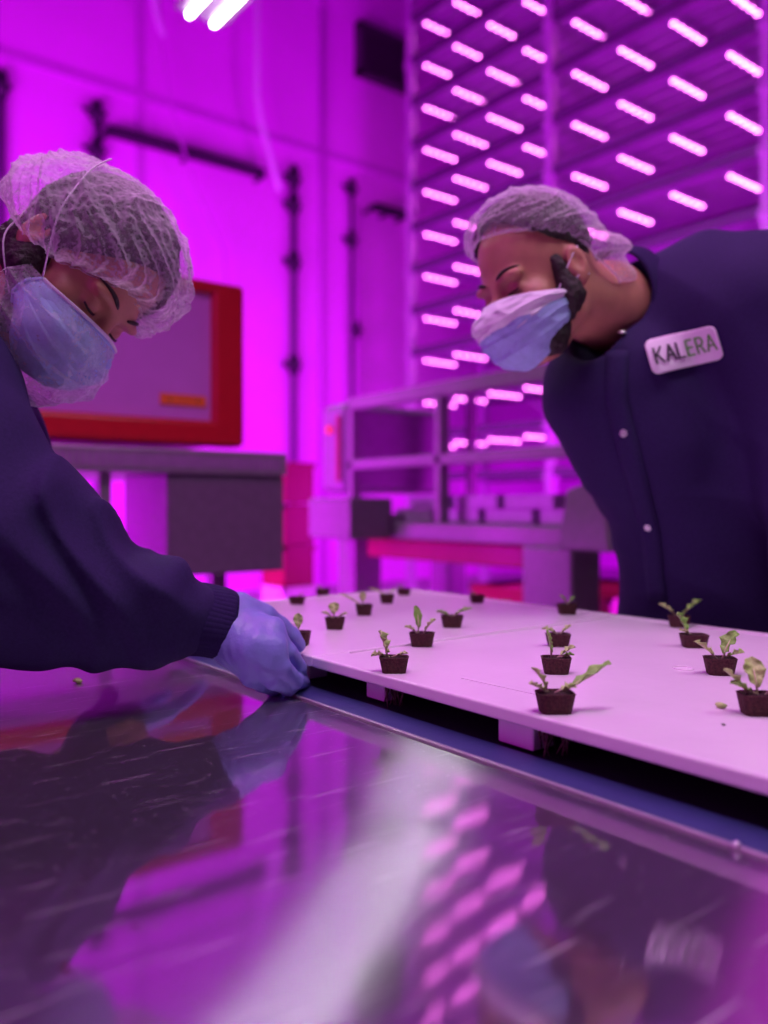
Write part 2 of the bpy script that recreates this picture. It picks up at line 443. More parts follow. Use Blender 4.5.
# pale hoses hanging in front of the wall
for pts, lab in (([(257, 68), (257, 95), (262, 125), (270, 155), (279, 190)], 'pale thin hose hanging in front of the wall below the white lamps'),
                 ([(154, -20), (155, 5), (158, 20), (163, 36)], 'pale short hose end hanging from above the frame, left of the lamps'),
                 ([(160, 40), (172, 110), (196, 190), (224, 250), (228, 300)], 'thin purple cable drooping down the wall towards the red machine')):
    bm = bmesh.new(); P = [onY(x, y, YW-.45) for x, y in pts]
    Q = []
    for i in range(len(P)-1):
        for k in range(6): Q.append(P[i].lerp(P[i+1], k/6))
    Q.append(P[-1])
    Q.insert(0, Vector((Q[0].x, Q[0].y, CEIL)))
    tag(obj('hanging_hose', bm and (tube(bm, Q, .035 if 'thin purple' not in lab else .014, 8) or bm), M['hose'] if 'thin purple' not in lab else M['seam'], smooth=True), lab, 'hose')

# ------------------------------------------------------------------ white ceiling lamps
def strip_lamp(x, y, z, label, group=None, L=1.25, tm='tube'):
    t = empty('ceiling_light', (x, y, z), label=label, cat='ceiling light', group=group)
    bm = bmesh.new(); box(bm, x-.20, x+.20, y-L/2, y+L/2, z+.02, z+.07); obj('housing', bm, M['grey'], t, bevel=.01)
    for s in (-1, 1):
        bm = bmesh.new(); tube(bm, [(x+s*.10, y-L/2+.03, z), (x+s*.10, y+L/2-.03, z)], .022, 10); obj('lamp_tube', bm, M[tm], t, smooth=True)
        bm = bmesh.new(); tube(bm, [(x, y+s*L*.4, z+.07), (x, y+s*L*.4, CEIL)], .004, 6); obj('suspension_wire', bm, M['grey'], t)
    return t
p = onZ(240, -20, CZ+3.6)
strip_lamp(p.x, p.y, p.z, 'bright white twin tube lamp hanging at the top edge above the mesh cap')
for x, y in ((1.15, 4.25), (-.3, 4.15)):
    strip_lamp(x, y, CZ+3.3, 'white twin tube lamp hanging above the workplace', 'hall lamps above the workplace', L=.7, tm='tube2')

# ------------------------------------------------------------------ the tall grow light rack
X0, XD = 7.0, 1.35
cols = [437, 467, 501, 537, 586, 632, 684, 741]
colY = [onX(c-14, 0, X0).y for c in cols]
zl = [CZ + X0*(.5805 + .078*k) for k in range(-7, 7)]
postY = [onX(p_, 0, X0).y for p_ in (411, 551, 768)] + [onX(768, 0, X0).y-2.45]
rack = empty('grow_rack', (X0, (postY[0]+postY[-1])/2, 0), label='towering multi-level vertical farm rack carrying rows of pink grow lights', cat='rack')
for y in postY:
    for x in (X0, X0+XD):
        bm = bmesh.new(); box(bm, x-.05, x+.05, y-.045, y+.045, 0, CEIL-.2)
        for z in zl: box(bm, x-.07, x+.07, y-.06, y+.06, z+.02, z+.10)
        obj('upright_post', bm, M['rack'], rack)
for k, z in enumerate(zl):
    bm = bmesh.new()
    box(bm, X0-.03, X0+.02, postY[-1], postY[0], z+.06, z+.15); box(bm, X0+XD-.02, X0+XD+.03, postY[-1], postY[0], z+.06, z+.15)
    obj('front_beam', bm, M['beam'], rack)
    bm = bmesh.new()
    for j in range(6):          # growing gutters lying lengthwise
        x = X0+.05 + j*(XD-.1)/6
        box(bm, x+.02, x+.16, postY[-1], postY[0], z+.10, z+.145)
    obj('growing_tray', bm, M['tray'], rack)
bm = bmesh.new()
for y0, y1 in zip(postY[1:], postY):
    for z in zl[::3]:
        beam(bm, (X0+XD, y0, z+.1), (X0+XD, y1, z+.1+.078*X0*3), .02, .05)
obj('diagonal_braces', bm, M['rack'], rack)

lens = bmesh.new()
LP, LR = [], []
for j in range(5):
    for dx, r_ in ((-.023, .002), (-.018, .014), (-.009, .021), (0, .023), (.009, .021), (.018, .014), (.023, .002)):
        LP.append((.045+.1175*j+dx, 0, -.034)); LR.append(r_)
tube(lens, LP, LR, 10)
for v in lens.verts: v.co.z = -.022 + (v.co.z+.034)*.5
me_led = bpy.data.meshes.new('led_row'); lens.to_mesh(me_led); lens.free(); me_led.materials.append(M['led'])
hb = bmesh.new(); box(hb, 0, .56, -.03, .03, -.018, .012); box(hb, .02, .05, -.008, .008, .012, .055); box(hb, .51, .54, -.008, .008, .012, .055)
me_hb = bpy.data.meshes.new('bar_housing'); hb.to_mesh(me_hb); hb.free(); me_hb.materials.append(M['rack'])
ORD = ['first', 'second', 'third', 'fourth', 'fifth', 'sixth', 'seventh', 'eighth', 'ninth', 'tenth', 'eleventh', 'twelfth', 'thirteenth', 'fourteenth']
def visible(px, py):
    if py < 2 or px > 766: return False
    if py > 228 and px > 640: return False
    if py > 190 and 470 < px < 600 and py < 368: return False
    return py < 480
for ci, y in enumerate(colY):
    n = 0
    for z in reversed(zl):
        mid = proj((X0+.28, y, z)); end = proj((X0+.5, y, z))
        if end[1] < -4 or mid[1] > 490: continue
        ok = visible(*mid) or visible(*end)
        if ok: n += 1
        else: continue
        t = empty('grow_light', (X0+.02, y, z), label='pink grow light bar, %s column from the rack\'s left post, %s from the top' % (ORD[ci], ORD[n-1]),
                  cat='grow light', group='grow light bars under the rack shelves')
        for nm, me in (('light_housing', me_hb), ('led_row', me_led)):
            q = bpy.data.objects.new(nm, me); COL.objects.link(q); q.parent = t

# ------------------------------------------------------------------ red-framed machine at the left
t = empty('packing_machine', (1.0, 2.9, 0), label='machine with red-framed lavender window above a pale perforated shelf', cat='machine')
yp = 2.70; xr = onY(245, 0, yp).x; zt, zb = CZ+.795, CZ+.208; xl = .40
bm = bmesh.new()
box(bm, xr-.122, xr, yp, yp+.10, zb, zt); box(bm, xl, xl+.12, yp, yp+.10, zb, zt)
box(bm, xl, xr, yp+.001, yp+.10, zb, zb+.088); box(bm, xl, xr, yp+.001, yp+.10, zt-.045, zt)
obj('window_frame', bm, M['red'], t, bevel=.018, seg=3)
bm = B(xl-.02, xr-.02, yp+.10, yp+.85, zb+.01, zt-.03); obj('machine_body', bm, M['red'], t, bevel=.03, seg=3)
obj('window', B(xl+.1, xr-.11, yp+.03, yp+.05, zb+.07, zt-.03), M['lav'], t)
a = onY(160, 393, yp+.03); b = onY(205, 407, yp+.03); c_ = onY(160, 405, yp+.03)
obj('warning_label', B(a.x, b.x, yp+.022, yp+.031, min(b.z, c_.z)+.004, a.z), M['orange'], t)
bm = bmesh.new()
for s in (.2, .8):
    x = a.x + (b.x-a.x)*s; tube(bm, [(x, yp+.02, a.z-.02), (x, yp+.018, a.z-.02)], .004, 8)
obj('label_screw', bm, M['dark'], t)
ys = 2.52; xs = onY(287, 0, ys).x
bm = bmesh.new(); box(bm, .1, xs, ys, yp+.85, CZ+.10, CZ+.178)
obj('shelf', bm, M['alu'], t, bevel=.006)
bm = bmesh.new()
for i in range(70):             # row of slots along the shelf front
    x = .12 + i*(xs-.14)/70; box(bm, x, x+.010, ys-.004, ys, CZ+.118, CZ+.158)
obj('slot_row', bm, M['tray'], t)
xa = onY(170, 0, ys).x
obj('side_panel', B(xa, xs, ys+.02, ys+.40, CZ-.235, CZ+.10), M['dgrey'], t, bevel=.008)
for x, y in ((xs-.05, ys+.45), (xs-.05, yp+.8), (.15, ys+.45), (.15, yp+.8)):
    obj('leg', B(x-.03, x+.03, y-.03, y+.03, 0, CZ+.10), M['grey'], t, bevel=.004)
xq = onY(100, 0, ys+.1).x
obj('support_post', B(xq-.018, xq+.018, ys+.05, ys+.09, .62, CZ+.10), M['alu'], t, bevel=.003)
bm = bmesh.new(); box(bm, .12, xs-.02, ys+.02, ys+.10, .60, .66); box(bm, .12, xs-.02, yp+.74, yp+.83, .58, .64)
box(bm, xs-.08, xs-.02, ys+.1, yp+.8, .58, .64); box(bm, .12, .18, ys+.1, yp+.8, .58, .64)
obj('lower_frame', bm, M['grey'], t, bevel=.004)

# ------------------------------------------------------------------ open-framed machine in the middle
XM = 2.6; MZ = CZ+.56
t = empty('seeding_machine', (XM+.4, 2.8, 0), label='open grey-framed machine with glazed hood and red beam in the middle background', cat='machine')
yl = onX(347, 0, XM).y; yr = 1.62
def mb(y0, y1, z0, z1, x0=XM, x1=XM+.06): return B(x0, x1, y0, y1, z0, z1)
obj('top_beam', mb(yr, yl, MZ-.055, MZ), M['grey'], t, bevel=.008)
bm = bmesh.new()       # sloping hood roof
for x, y, z in ((XM, yl, MZ), (XM+.8, yl, MZ+.18), (XM+.8, yr, MZ+.18), (XM, yr, MZ)): bm.verts.new((x, y, z))
bm.verts.ensure_lookup_table(); bm.faces.new(bm.verts)
solid(obj('hood_roof', bm, M['grey'], t), .02)
obj('middle_rail', mb(yr, yl, CZ+.185, CZ+.235), M['grey'], t, bevel=.006)
obj('lower_rail', mb(yr, yl, CZ-.17, CZ-.09, XM-.05, XM+.75), M['grey'], t, bevel=.008)
for px, nm in ((437, 'upright'), (350, 'upright'), (600, 'upright')):
    y = onX(px, 0, XM).y; obj(nm, mb(y-.02, y+.02, CZ-.1, MZ-.03), M['grey'], t, bevel=.004)
for px in (365, 590):
    y = onX(px, 0, XM).y; obj('upright', mb(y-.02, y+.02, CZ-.1, MZ+.15, XM+.74, XM+.8), M['grey'], t, bevel=.004)
y0, y1 = onX(528, 0, XM).y, onX(370, 0, XM).y
obj('red_beam', mb(y0, y1, CZ-.27, CZ-.172, XM-.02, XM+.08), M['dred'], t, bevel=.01)
for px, w in ((355, .16), (556, .26)):
    y = onX(px, 0, XM).y
    obj('leg', B(XM-.06, XM+.12, y-w/2, y+w/2, 0, CZ-.168), M['grey'], t, bevel=.012)
    obj('leg', B(XM+.6, XM+.74, y-w/2, y+w/2, 0, CZ-.168), M['grey'], t, bevel=.012)
# gear housing at the left end
y = onX(323, 0, XM).y
bm = B(XM-.02, XM+.7, yl, y, CZ+.06, MZ-.01); obj('end_housing', bm, M['dgrey'], t, bevel=.05, seg=4)
obj('red_stripe', B(XM-.032, XM-.018, yl+.03, yl+.06, CZ+.12, MZ-.08), M['dred'], t, bevel=.004)
a = onX(331, 430, XM-.02); obj('indicator_lamp', B(XM-.04, XM-.02, a.y-.02, a.y+.02, a.z-.02, a.z+.02), M['orange'], t, bevel=.006)
a = onX(308, 497, XM-.3); b = onX(350, 545, XM-.3)
obj('control_box', B(XM-.3, XM-.04, b.y, a.y, CZ-.17, CZ+.03), M['grey'], t, bevel=.012)
obj('control_box_arm', B(XM-.06, XM+.02, b.y-.02, b.y+.10, CZ-.15, CZ-.05), M['dgrey'], t)
# outfeed chute at the right end
a = onX(566, 0, XM-.15); b = onX(618, 0, XM-.15)
bm = bmesh.new(); vs = box(bm, XM-.2, XM+.3, b.y, a.y, CZ-.17, CZ+.08)
for v in vs:
    if v.co.z > CZ and v.co.y > (a.y+b.y)/2: v.co.z -= .03; v.co.y -= .04
    if v.co.z > CZ and v.co.y < (a.y+b.y)/2: v.co.z += .02; v.co.y += .03
obj('outfeed_chute', bm, M['grey'], t, bevel=.01)
# seed trays standing inside the machine: things of their own
TR = []
for lv, (zz, n) in enumerate(((CZ-.09, 4), (CZ-.09+.065, 3))):
    for k in range(n):
        yy = yl-.22-k*.33 - lv*.12
        TR.append((XM+.12, yy-.05, zz+.004, lv))
trm = bmesh.new(); 
for q in ((0, .5, 0, .28, 0, .008), (0, .5, 0, .01, .008, .06), (0, .5, .27, .28, .008, .06), (0, .01, .01, .27, .008, .06), (.49, .5, .01, .27, .008, .06)): box(trm, *q)
me_tr = bpy.data.meshes.new('seed_tray'); trm.to_mesh(me_tr); trm.free(); me_tr.materials.append(M['tray'])
for i, (x, y, z, lv) in enumerate(TR):
    q = bpy.data.objects.new('seed_tray', me_tr); COL.objects.link(q); q.location = (x, y-.28, z+.002)
    tag(q, 'purple-grey plastic tray inside the open-framed machine, %s row, %s from its left end' % (('bottom', 'upper')[lv], ORD[i if lv == 0 else i-4]), 'tray', 'trays in the open-framed machine')

# stacks between and beyond the machines
def crate(x, y, z, w, d, h, mt, label, group=None):
    t = empty('storage_crate', (x, y, z), label=label, cat='crate', group=group)
    bm = bmesh.new(); th = .012
    box(bm, x-w/2, x+w/2, y-d/2, y+d/2, z, z+th)
    box(bm, x-w/2, x-w/2+th, y-d/2, y+d/2, z+th, z+h); box(bm, x+w/2-th, x+w/2, y-d/2, y+d/2, z+th, z+h)
    box(bm, x-w/2+th, x+w/2-th, y-d/2, y-d/2+th, z+th, z+h); box(bm, x-w/2+th, x+w/2-th, y+d/2-th, y+d/2, z+th, z+h)
    obj('crate_body', bm, mt, t)
    bm = bmesh.new(); box(bm, x-w/2-.01, x+w/2+.01, y-d/2-.01, y-d/2+.012, z+h-.035, z+h); box(bm, x-w/2-.01, x-w/2+.012, y-d/2-.01, y+d/2+.01, z+h-.035, z+h)
    box(bm, x-w/2-.01, x+w/2+.01, y+d/2-.012, y+d/2+.01, z+h-.035, z+h); box(bm, x+w/2-.012, x+w/2+.01, y-d/2, y+d/2, z+h-.035, z+h)
    obj('crate_rim', bm, mt, t)
pk = mat('pink_plastic', (.85, .10, .18), .5); pw = mat('pale_plastic', (.7, .6, .72), .5)
cx_, cy_ = onZ(303, 589, .0).x*0+3.05, 5.0
for k, (mt, lab) in enumerate(((M['dred'], 'red crate at the foot of the stack between the two machines'),
                               (pw, 'pale crate above the red one in the stack between the machines'),
                               (M['dred'], 'red crate in the middle of the stack between the machines'),
                               (M['dred'], 'red crate below the topmost one in the stack between the machines'),
                               (M['dred'], 'red crate on top of the stack between the machines'))):
    crate(cx_, cy_, k*.285, .24, .30, .28, mt, lab, 'crates stacked between the machines')
for k, (mt, lab) in enumerate(((pw, 'pale crate on the floor under the open-framed machine\'s far side'), (M['dred'], 'red crate on the pale crate beyond the open-framed machine'))):
    crate(4.7, 3.7, k*.285, 1.1, 1.2, .28, mt, lab, 'crates beyond the open-framed machine')
for k, (mt, lab) in enumerate(((M['dred'], 'red crate on the floor beside the bending worker\'s hip'), (pk, 'pink crate on the red one beside the bending worker'), (M['dgrey'], 'dark crate on top beside the bending worker\'s hip'))):
    crate(3.3, 1.72, k*.26, .4, .34, .255, mt, lab, 'crates behind the bending worker')

# ================================================================== THE BENCH
ZS = CZ-.2305
XE = .5245
t = empty('steel_workbench', (.27, .4, 0), label='brushed stainless steel workbench with mirror-like scratched top in front', cat='workbench')
bm = B(.07, XE-.001, -.65, 1.40, ZS-.03, ZS); obj('bench_top', bm, M['steel'], t, bevel=.002)
for x in (.11, XE-.06):
    for y in (-.6, 1.35):
        bm = bmesh.new(); tube(bm, [(x, y, .02), (x, y, ZS-.03)], .02, 16); tube(bm, [(x, y, 0), (x, y, .03)], .028, 16); obj('leg', bm, M['alu'], t, smooth=True)
obj('undershelf', B(.09, XE-.04, -.62, 1.37, .25, .27), M['alu'], t, bevel=.003)

ZB = CZ-.229
t = empty('conveyor_table', (.88, .5, 0), label='dark conveyor table with bright blue edge strip under the white boards', cat='conveyor')
obj('bed', B(.574, 1.19, -.75, 1.50, ZB-.09, ZB-.004), M['bed'], t, bevel=.002)
obj('blue_edge_strip', B(.530, .574, -.75, 1.50, ZB-.05, ZB), M['blue'], t, bevel=.002)
bm = B(.5250, .530, -.75, 1.50, ZB-.06, ZB+.001); obj('metal_edging', bm, M['alu'], t, bevel=.001)
obj('back_rail', B(1.19, 1.215, -.75, 1.50, ZB-.09, ZB+.02), M['alu'], t, bevel=.003)
bm = bmesh.new()
p_ = onZ(720, 855, ZB)
bmesh.ops.create_uvsphere(bm, u_segments=12, v_segments=8, radius=.003, matrix=Matrix.Translation((.5265, p_.y, ZB+.001)))
obj('rivet', bm, M['snap'], t, smooth=True)
for x in (.62, 1.14):
    for y in (-.68, 1.42):
        obj('leg', B(x-.03, x+.03, y-.03, y+.03, 0, ZB-.09), M['alu'], t, bevel=.004)
bm = bmesh.new(); box(bm, .60, .64, -.65, 1.39, .28, .33); box(bm, 1.12, 1.16, -.65, 1.39, .28, .33); obj('stretcher', bm, M['alu'], t)

# ------------------------------------------------------------------ the two white boards
ZT = CZ-.19; TH = .0135
def board(y0, y1, label):
    t = empty('raft_board', (.875, (y0+y1)/2, ZT-TH), label=label, cat='raft board', group='white raft boards on the conveyor')
    x0, x1 = .566, 1.184
    obj('slab', B(x0, x1, y0, y1, ZT-TH, ZT), M['board'], t, bevel=.0025, seg=3)
    bm = bmesh.new()
    for q in ((x1-.016, x1, y0, y1), (x0+.05, x1-.03, y1-.014, y1-.008), ):
        box(bm, q[0], q[1], q[2]+.002, q[3]-.002, ZT-.001, ZT+.0022)
    obj('raised_rim', bm, M['board'], t, bevel=.001)
    return t
b1 = board(-.35, .8705, 'near white raft board with seedlings, its long edge over the blue strip')
b2 = board(.8712, 1.432, 'far white raft board beyond the joint, beside the gloved hand')
def foot(px, x, w, par, d=.03):
    y = onX(px, 0, x).y
    obj('foot', B(x, x+d, y-w/2, y+w/2, ZB, ZT-TH), M['board'], par, bevel=.002)
foot(515, .580, .045, b1); foot(375, .590, .035, b1)
for y in (-.25, .2): obj('foot', B(.58, .61, y-.02, y+.02, ZB, ZT-TH), M['board'], b1, bevel=.002)
for y in (-.28, .8): obj('foot', B(1.13, 1.16, y-.02, y+.02, ZB-.004, ZT-TH), M['board'], b1, bevel=.002)
for x, y in ((.6, .95), (.6, 1.38), (1.13, .95), (1.13, 1.38)): obj('foot', B(x, x+.03, y-.02, y+.02, ZB-.004, ZT-TH), M['board'], b2, bevel=.002)
# shallow moulded line on the near board and the ring mark of an empty hole
bm = bmesh.new(); a = onZ(463, 678, ZT); b = onZ(545, 696, ZT); beam(bm, (a.x, a.y, ZT+.0002), (b.x, b.y, ZT+.0002), .007, .0009)
obj('moulded_line', bm, M['board'], b1)
bm = bmesh.new(); a = onZ(683, 668.5, ZT)
tube(bm, [(a.x+.011*math.cos(k*PI/12), a.y+.011*math.sin(k*PI/12), ZT+.0002) for k in range(25)], .0012, 6); obj('ring_mark', bm, M['board'], b1, smooth=True)

# ------------------------------------------------------------------ seedlings in plugs
def leaf_mesh(L, w, bend, ruffle, seed):
    rs = random.Random(seed); ph = rs.uniform(0, 6)
    def f(u, v):
        s = (u-.5)*2
        prof = math.sin(PI*min(1, (v*.93+.05)))**.75 * (.45+.75*v)
        x = s*w*.5*prof
        ang = bend*v
        y = L*v*math.cos(ang*.6); z = L*v*math.sin(-ang*.6)
        z += abs(s)**1.5*w*.22*prof + ruffle*w*.12*math.sin(v*17+ph+s*2)*abs(s)
        y += ruffle*w*.06*math.sin(v*23+ph)*s
        return (x, y, z)
    return grid_mesh('leaf', f, 8, 14)
def plug_bm(w, h):
    bm = bmesh.new(); n = 32; rings = []
    for j, (t_, s) in enumerate(((-.010, .72), (0, .80), (.35, .88), (.7, .95), (.93, 1.0), (1.0, 1.04), (1.02, .98), (.93, .90))):
        r = []
        for k in range(n):
            a = 2*PI*k/n; ca, sa = math.cos(a), math.sin(a)
            q = (abs(ca)**5+abs(sa)**5)**(-1/5)
            rib = 1 + (.035 if k % 2 else -.01)*(1 if j < 6 else 0)
            z = (t_*h if j else t_)
            r.append(bm.verts.new((w/2*s*q*ca*rib, w*.40*s*q*sa*rib, z)))
        rings.append(r)
    for a, b in zip(rings, rings[1:]):
        for k in range(n): bm.faces.new((a[k], a[(k+1) % n], b[(k+1) % n], b[k]))
    bm.faces.new(rings[0][::-1]); return bm
def soil_bm(w, h, seed):
    bm = bmesh.new(); rs = random.Random(seed); n = 20; c = bm.verts.new((0, 0, h*.98)); prev = None; R = []
    for rr in (.3, .6, .93):
        R.append([bm.verts.new((w/2*rr*math.cos(2*PI*k/n)*(abs(math.cos(2*PI*k/n))**5+abs(math.sin(2*PI*k/n))**5)**(-.2), w*.40*rr*math.sin(2*PI*k/n)*(abs(math.cos(2*PI*k/n))**5+abs(math.sin(2*PI*k/n))**5)**(-.2), h*(.95+rs.uniform(-.05, .10) - .12*(rr > .9)))) for k in range(n)])
    for k in range(n): bm.faces.new((c, R[0][k], R[0][(k+1) % n]))
    for a, b in zip(R, R[1:]):
        for k in range(n): bm.faces.new((a[k], b[k], b[(k+1) % n], a[(k+1) % n]))
    return bm
G = 'lettuce seedlings standing in dark plugs on the boards'
# px, base py, label, leaves: (dir in image: + right, length m, width m, lift deg, offset x px-frac, pale)
SEED = [
 (555, 715, 'nearest seedling on the board with one long green leaf reaching right', [(0, .047, .014, 27, .35, 0), (180, .022, .014, 62, -.25, 1), (200, .016, .012, 25, -.3, 1), (0, .014, .012, 20, .1, 1)]),
 (556, 676, 'seedling directly behind the long-leafed one, with one upright pointed leaf', [(175, .026, .011, 80, -.2, 0), (0, .018, .012, 35, .1, 1), (10, .012, .010, 10, .2, 0)]),
 (558, 649, 'small seedling third from the near edge behind the long-leafed one, leaf drooping left', [(180, .018, .014, 22, 0, 1), (0, .014, .012, 35, .1, 1)]),
 (567, 617, 'blurred seedling beside the joint at the far rim of the boards', [(180, .016, .012, 50, 0, 0), (0, .014, .010, 40, 0, 0)]),
 (679, 630, 'farthest seedling in front of the bending worker, leaves spread in a V', [(180, .026, .017, 38, -.2, 1), (0, .034, .018, 42, .2, 0)]),
 (694, 650, 'second-farthest seedling in front of the bending worker, single broad upright leaf', [(150, .026, .020, 62, -.3, 0), (200, .012, .012, 20, -.2, 1)]),
 (720, 677, 'seedling between the ring mark and the cropped plug, ruffled leaves on both sides', [(180, .024, .016, 40, -.2, 1), (30, .030, .018, 60, .1, 0), (340, .018, .014, 20, .2, 1)]),
 (758, 717, 'large seedling cut by the picture edge beside the fallen leaf scrap', [(180, .026, .014, 45, -.35, 1), (90, .030, .016, 65, 0, 1), (180, .020, .014, 22, -.1, 0), (0, .026, .016, 40, .3, 0)]),
 (394, 675, 'seedling near the board edge just right of the glove, pale leaf curling left', [(170, .026, .020, 70, -.3, 1), (190, .014, .014, 10, -.35, 1), (0, .012, .008, 15, .0, 1)]),
 (422, 649, 'seedling at the joint with a tall thin upright leaf', [(120, .032, .010, 84, -.2, 0), (0, .020, .014, 55, .1, 1), (180, .014, .012, 30, -.3, 1)]),
 (452, 630, 'flat spreading seedling just beyond the joint, leaf tip pointing right', [(0, .026, .014, 24, .1, 0), (180, .018, .014, 15, -.1, 0)]),
 (364, 618, 'seedling on the far board with a thin leaf stretched far left', [(180, .036, .009, 28, -.3, 1), (90, .018, .010, 75, -.1, 1)]),
 (335, 632, 'seedling on the far board right of the thumb with short pale leaves', [(100, .020, .014, 70, -.1, 1), (180, .014, .012, 25, -.2, 1), (0, .012, .010, 25, .2, 1)]),
 (297, 607, 'tiny blurred plug on the far board above the glove', [(0, .010, .008, 25, 0, 1)]),
 (323, 598.5, 'tiny blurred plug at the far board end, left of the bare gap', [(180, .010, .008, 25, 0, 1)]),
 (387, 606, 'blurred seedling on the far board with leaves spreading left, before the corner plug', [(180, .028, .011, 20, -.2, 1), (0, .014, .010, 35, .1, 1)]),
 (404, 598, 'tiny blurred plug at the far corner of the far board', [(180, .010, .008, 25, 0, 0)]),
 (477, 605.5, 'tiny blurred plug alone by the far rim of the far board', [(180, .010, .008, 15, 0, 0)]),
 (302, 651, 'seedling half hidden behind the gloved thumb at the board corner', [(110, .020, .011, 78, -.1, 1), (180, .014, .012, 35, -.2, 1)]),
]
for i, (px, py, lab, lv) in enumerate(SEED):
    p = onZ(px, py-3, ZT); rs = random.Random(i*13+5)
    if i == 18: p = onZ(300, 645, ZT)
    w = .0325*rs.uniform(.96, 1.04)*(.86 if i > 10 else 1); h = .0175*rs.uniform(.92, 1.08)*(.8 if i in (13, 14, 16, 17) else 1)
    yaw = -YAW + rs.uniform(-.18, .10)
    t = empty('lettuce_seedling', (p.x, p.y, ZT), yaw, lab, 'seedling', G)
    obj('plug', plug_bm(w, h), M['plug'], t, world=False)
    obj('potting_mix', soil_bm(w, h, i), M['soil'], t, smooth=True, world=False)
    for k, (az, L, lw, lift, ox, pale) in enumerate(lv):
        me = leaf_mesh(L, lw*1.4, rs.uniform(.0, .35) if (i, k) != (0, 0) else -.1, .8, i*7+k)
        a = math.radians(az) - PI/2
        Mx = Matrix.Translation((ox*w*.7, rs.uniform(-.2, .2)*w*.4, h*.98+.001)) @ Matrix.Rotation(a, 4, 'Z') @ Matrix.Rotation(math.radians(lift), 4, 'X')
        me.transform(Matrix.Translation((0, .004, 0)))
        me.transform(Mx)
        q = mesh_obj('leaf', me, M['leafy'] if pale else M['leaf'], t, world=False); solid(q, .0006)
        bm = bmesh.new(); tube(bm, [Mx @ Vector((0, -.003, -.001)), Mx @ Vector((0, .004+L*.3, .0004)), Mx @ Vector((0, .004+L*.6, -.0002))], [.0012, .0009, .0004], 6)
        obj('stem', bm, M['stem'], t, smooth=True, world=False)
    # roots hanging through the board over the conveyor, seen under the near edge
    if i in (0, 8, 9):
        bm = bmesh.new()
        for k in range(16):
            x, y = rs.uniform(-.011, .011), rs.uniform(-.010, .010)
            tube(bm, [(x, y, -.012), (x+rs.uniform(-.003, .003), y+rs.uniform(-.003, .003), -.022), (x+rs.uniform(-.006, .006), y+rs.uniform(-.006, .006), -.0375)], [.0018, .0014, .0006], 5)
        obj('roots', bm, M['root'], t, smooth=True, world=False)
# scraps
def scrap(px, py, z, r, m, name, label, cat):
    p = onZ(px, py, z); bm = bmesh.new()
    bmesh.ops.create_icosphere(bm, subdivisions=3, radius=r, matrix=Matrix.Scale(.55, 4, (0, 0, 1)))
    for v in bm.verts: v.co *= 1 + .35*mnoise.noise(v.co*(1.6/r))
    lo = min(v.co.z for v in bm.verts)
    for v in bm.verts: v.co += Vector((p.x, p.y, z-lo))
    tag(obj(name, bm, m, smooth=True), label, cat)
scrap(721, 708, ZT, .0048, M['leafy'], 'leaf_scrap', 'small crumpled green leaf scrap lying left of the cropped plug', 'leaf scrap')
scrap(723.5, 725.5, ZT, .0016, M['soil'], 'soil_crumb', 'tiny dark soil crumb on the board below the leaf scrap', 'crumb')
scrap(78, 683, ZS, .0060, M['leafy'], 'leaf_scrap', 'tan dried leaf bit on the steel below the sleeve', 'leaf scrap')
scrap(66, 970, ZS, .0018, M['speck'], 'soil_crumb', 'rust brown crumb on the steel near the lower corner', 'crumb')
scrap(135, 927, ZS, .0011, M['speck'], 'soil_crumb', 'tiny brown crumb on the steel above the rust brown one', 'crumb')

# ================================================================== PEOPLE
class Head:
    """local frame: x to the person's right, y forward, z up; metres"""
    def __init__(s, origin, fwd, up):
        s.o = np.array(origin, float); f = np.array(fwd, float); f /= np.linalg.norm(f)
        u = np.array(up, float); u -= f*(u @ f); u /= np.linalg.norm(u)
        r = np.cross(f, u)
        s.R = np.stack([r, f, u], 1)          # columns: local axes in camera space
    def p(s, l): return s.o + s.R @ np.array(l, float)
    def w(s, l): return c2w(s.p(l))
    def wrap(s, f):
        R = s.R.astype(np.float32); o = s.o.astype(np.float32)
        return lambda P: f((P-o) @ R)

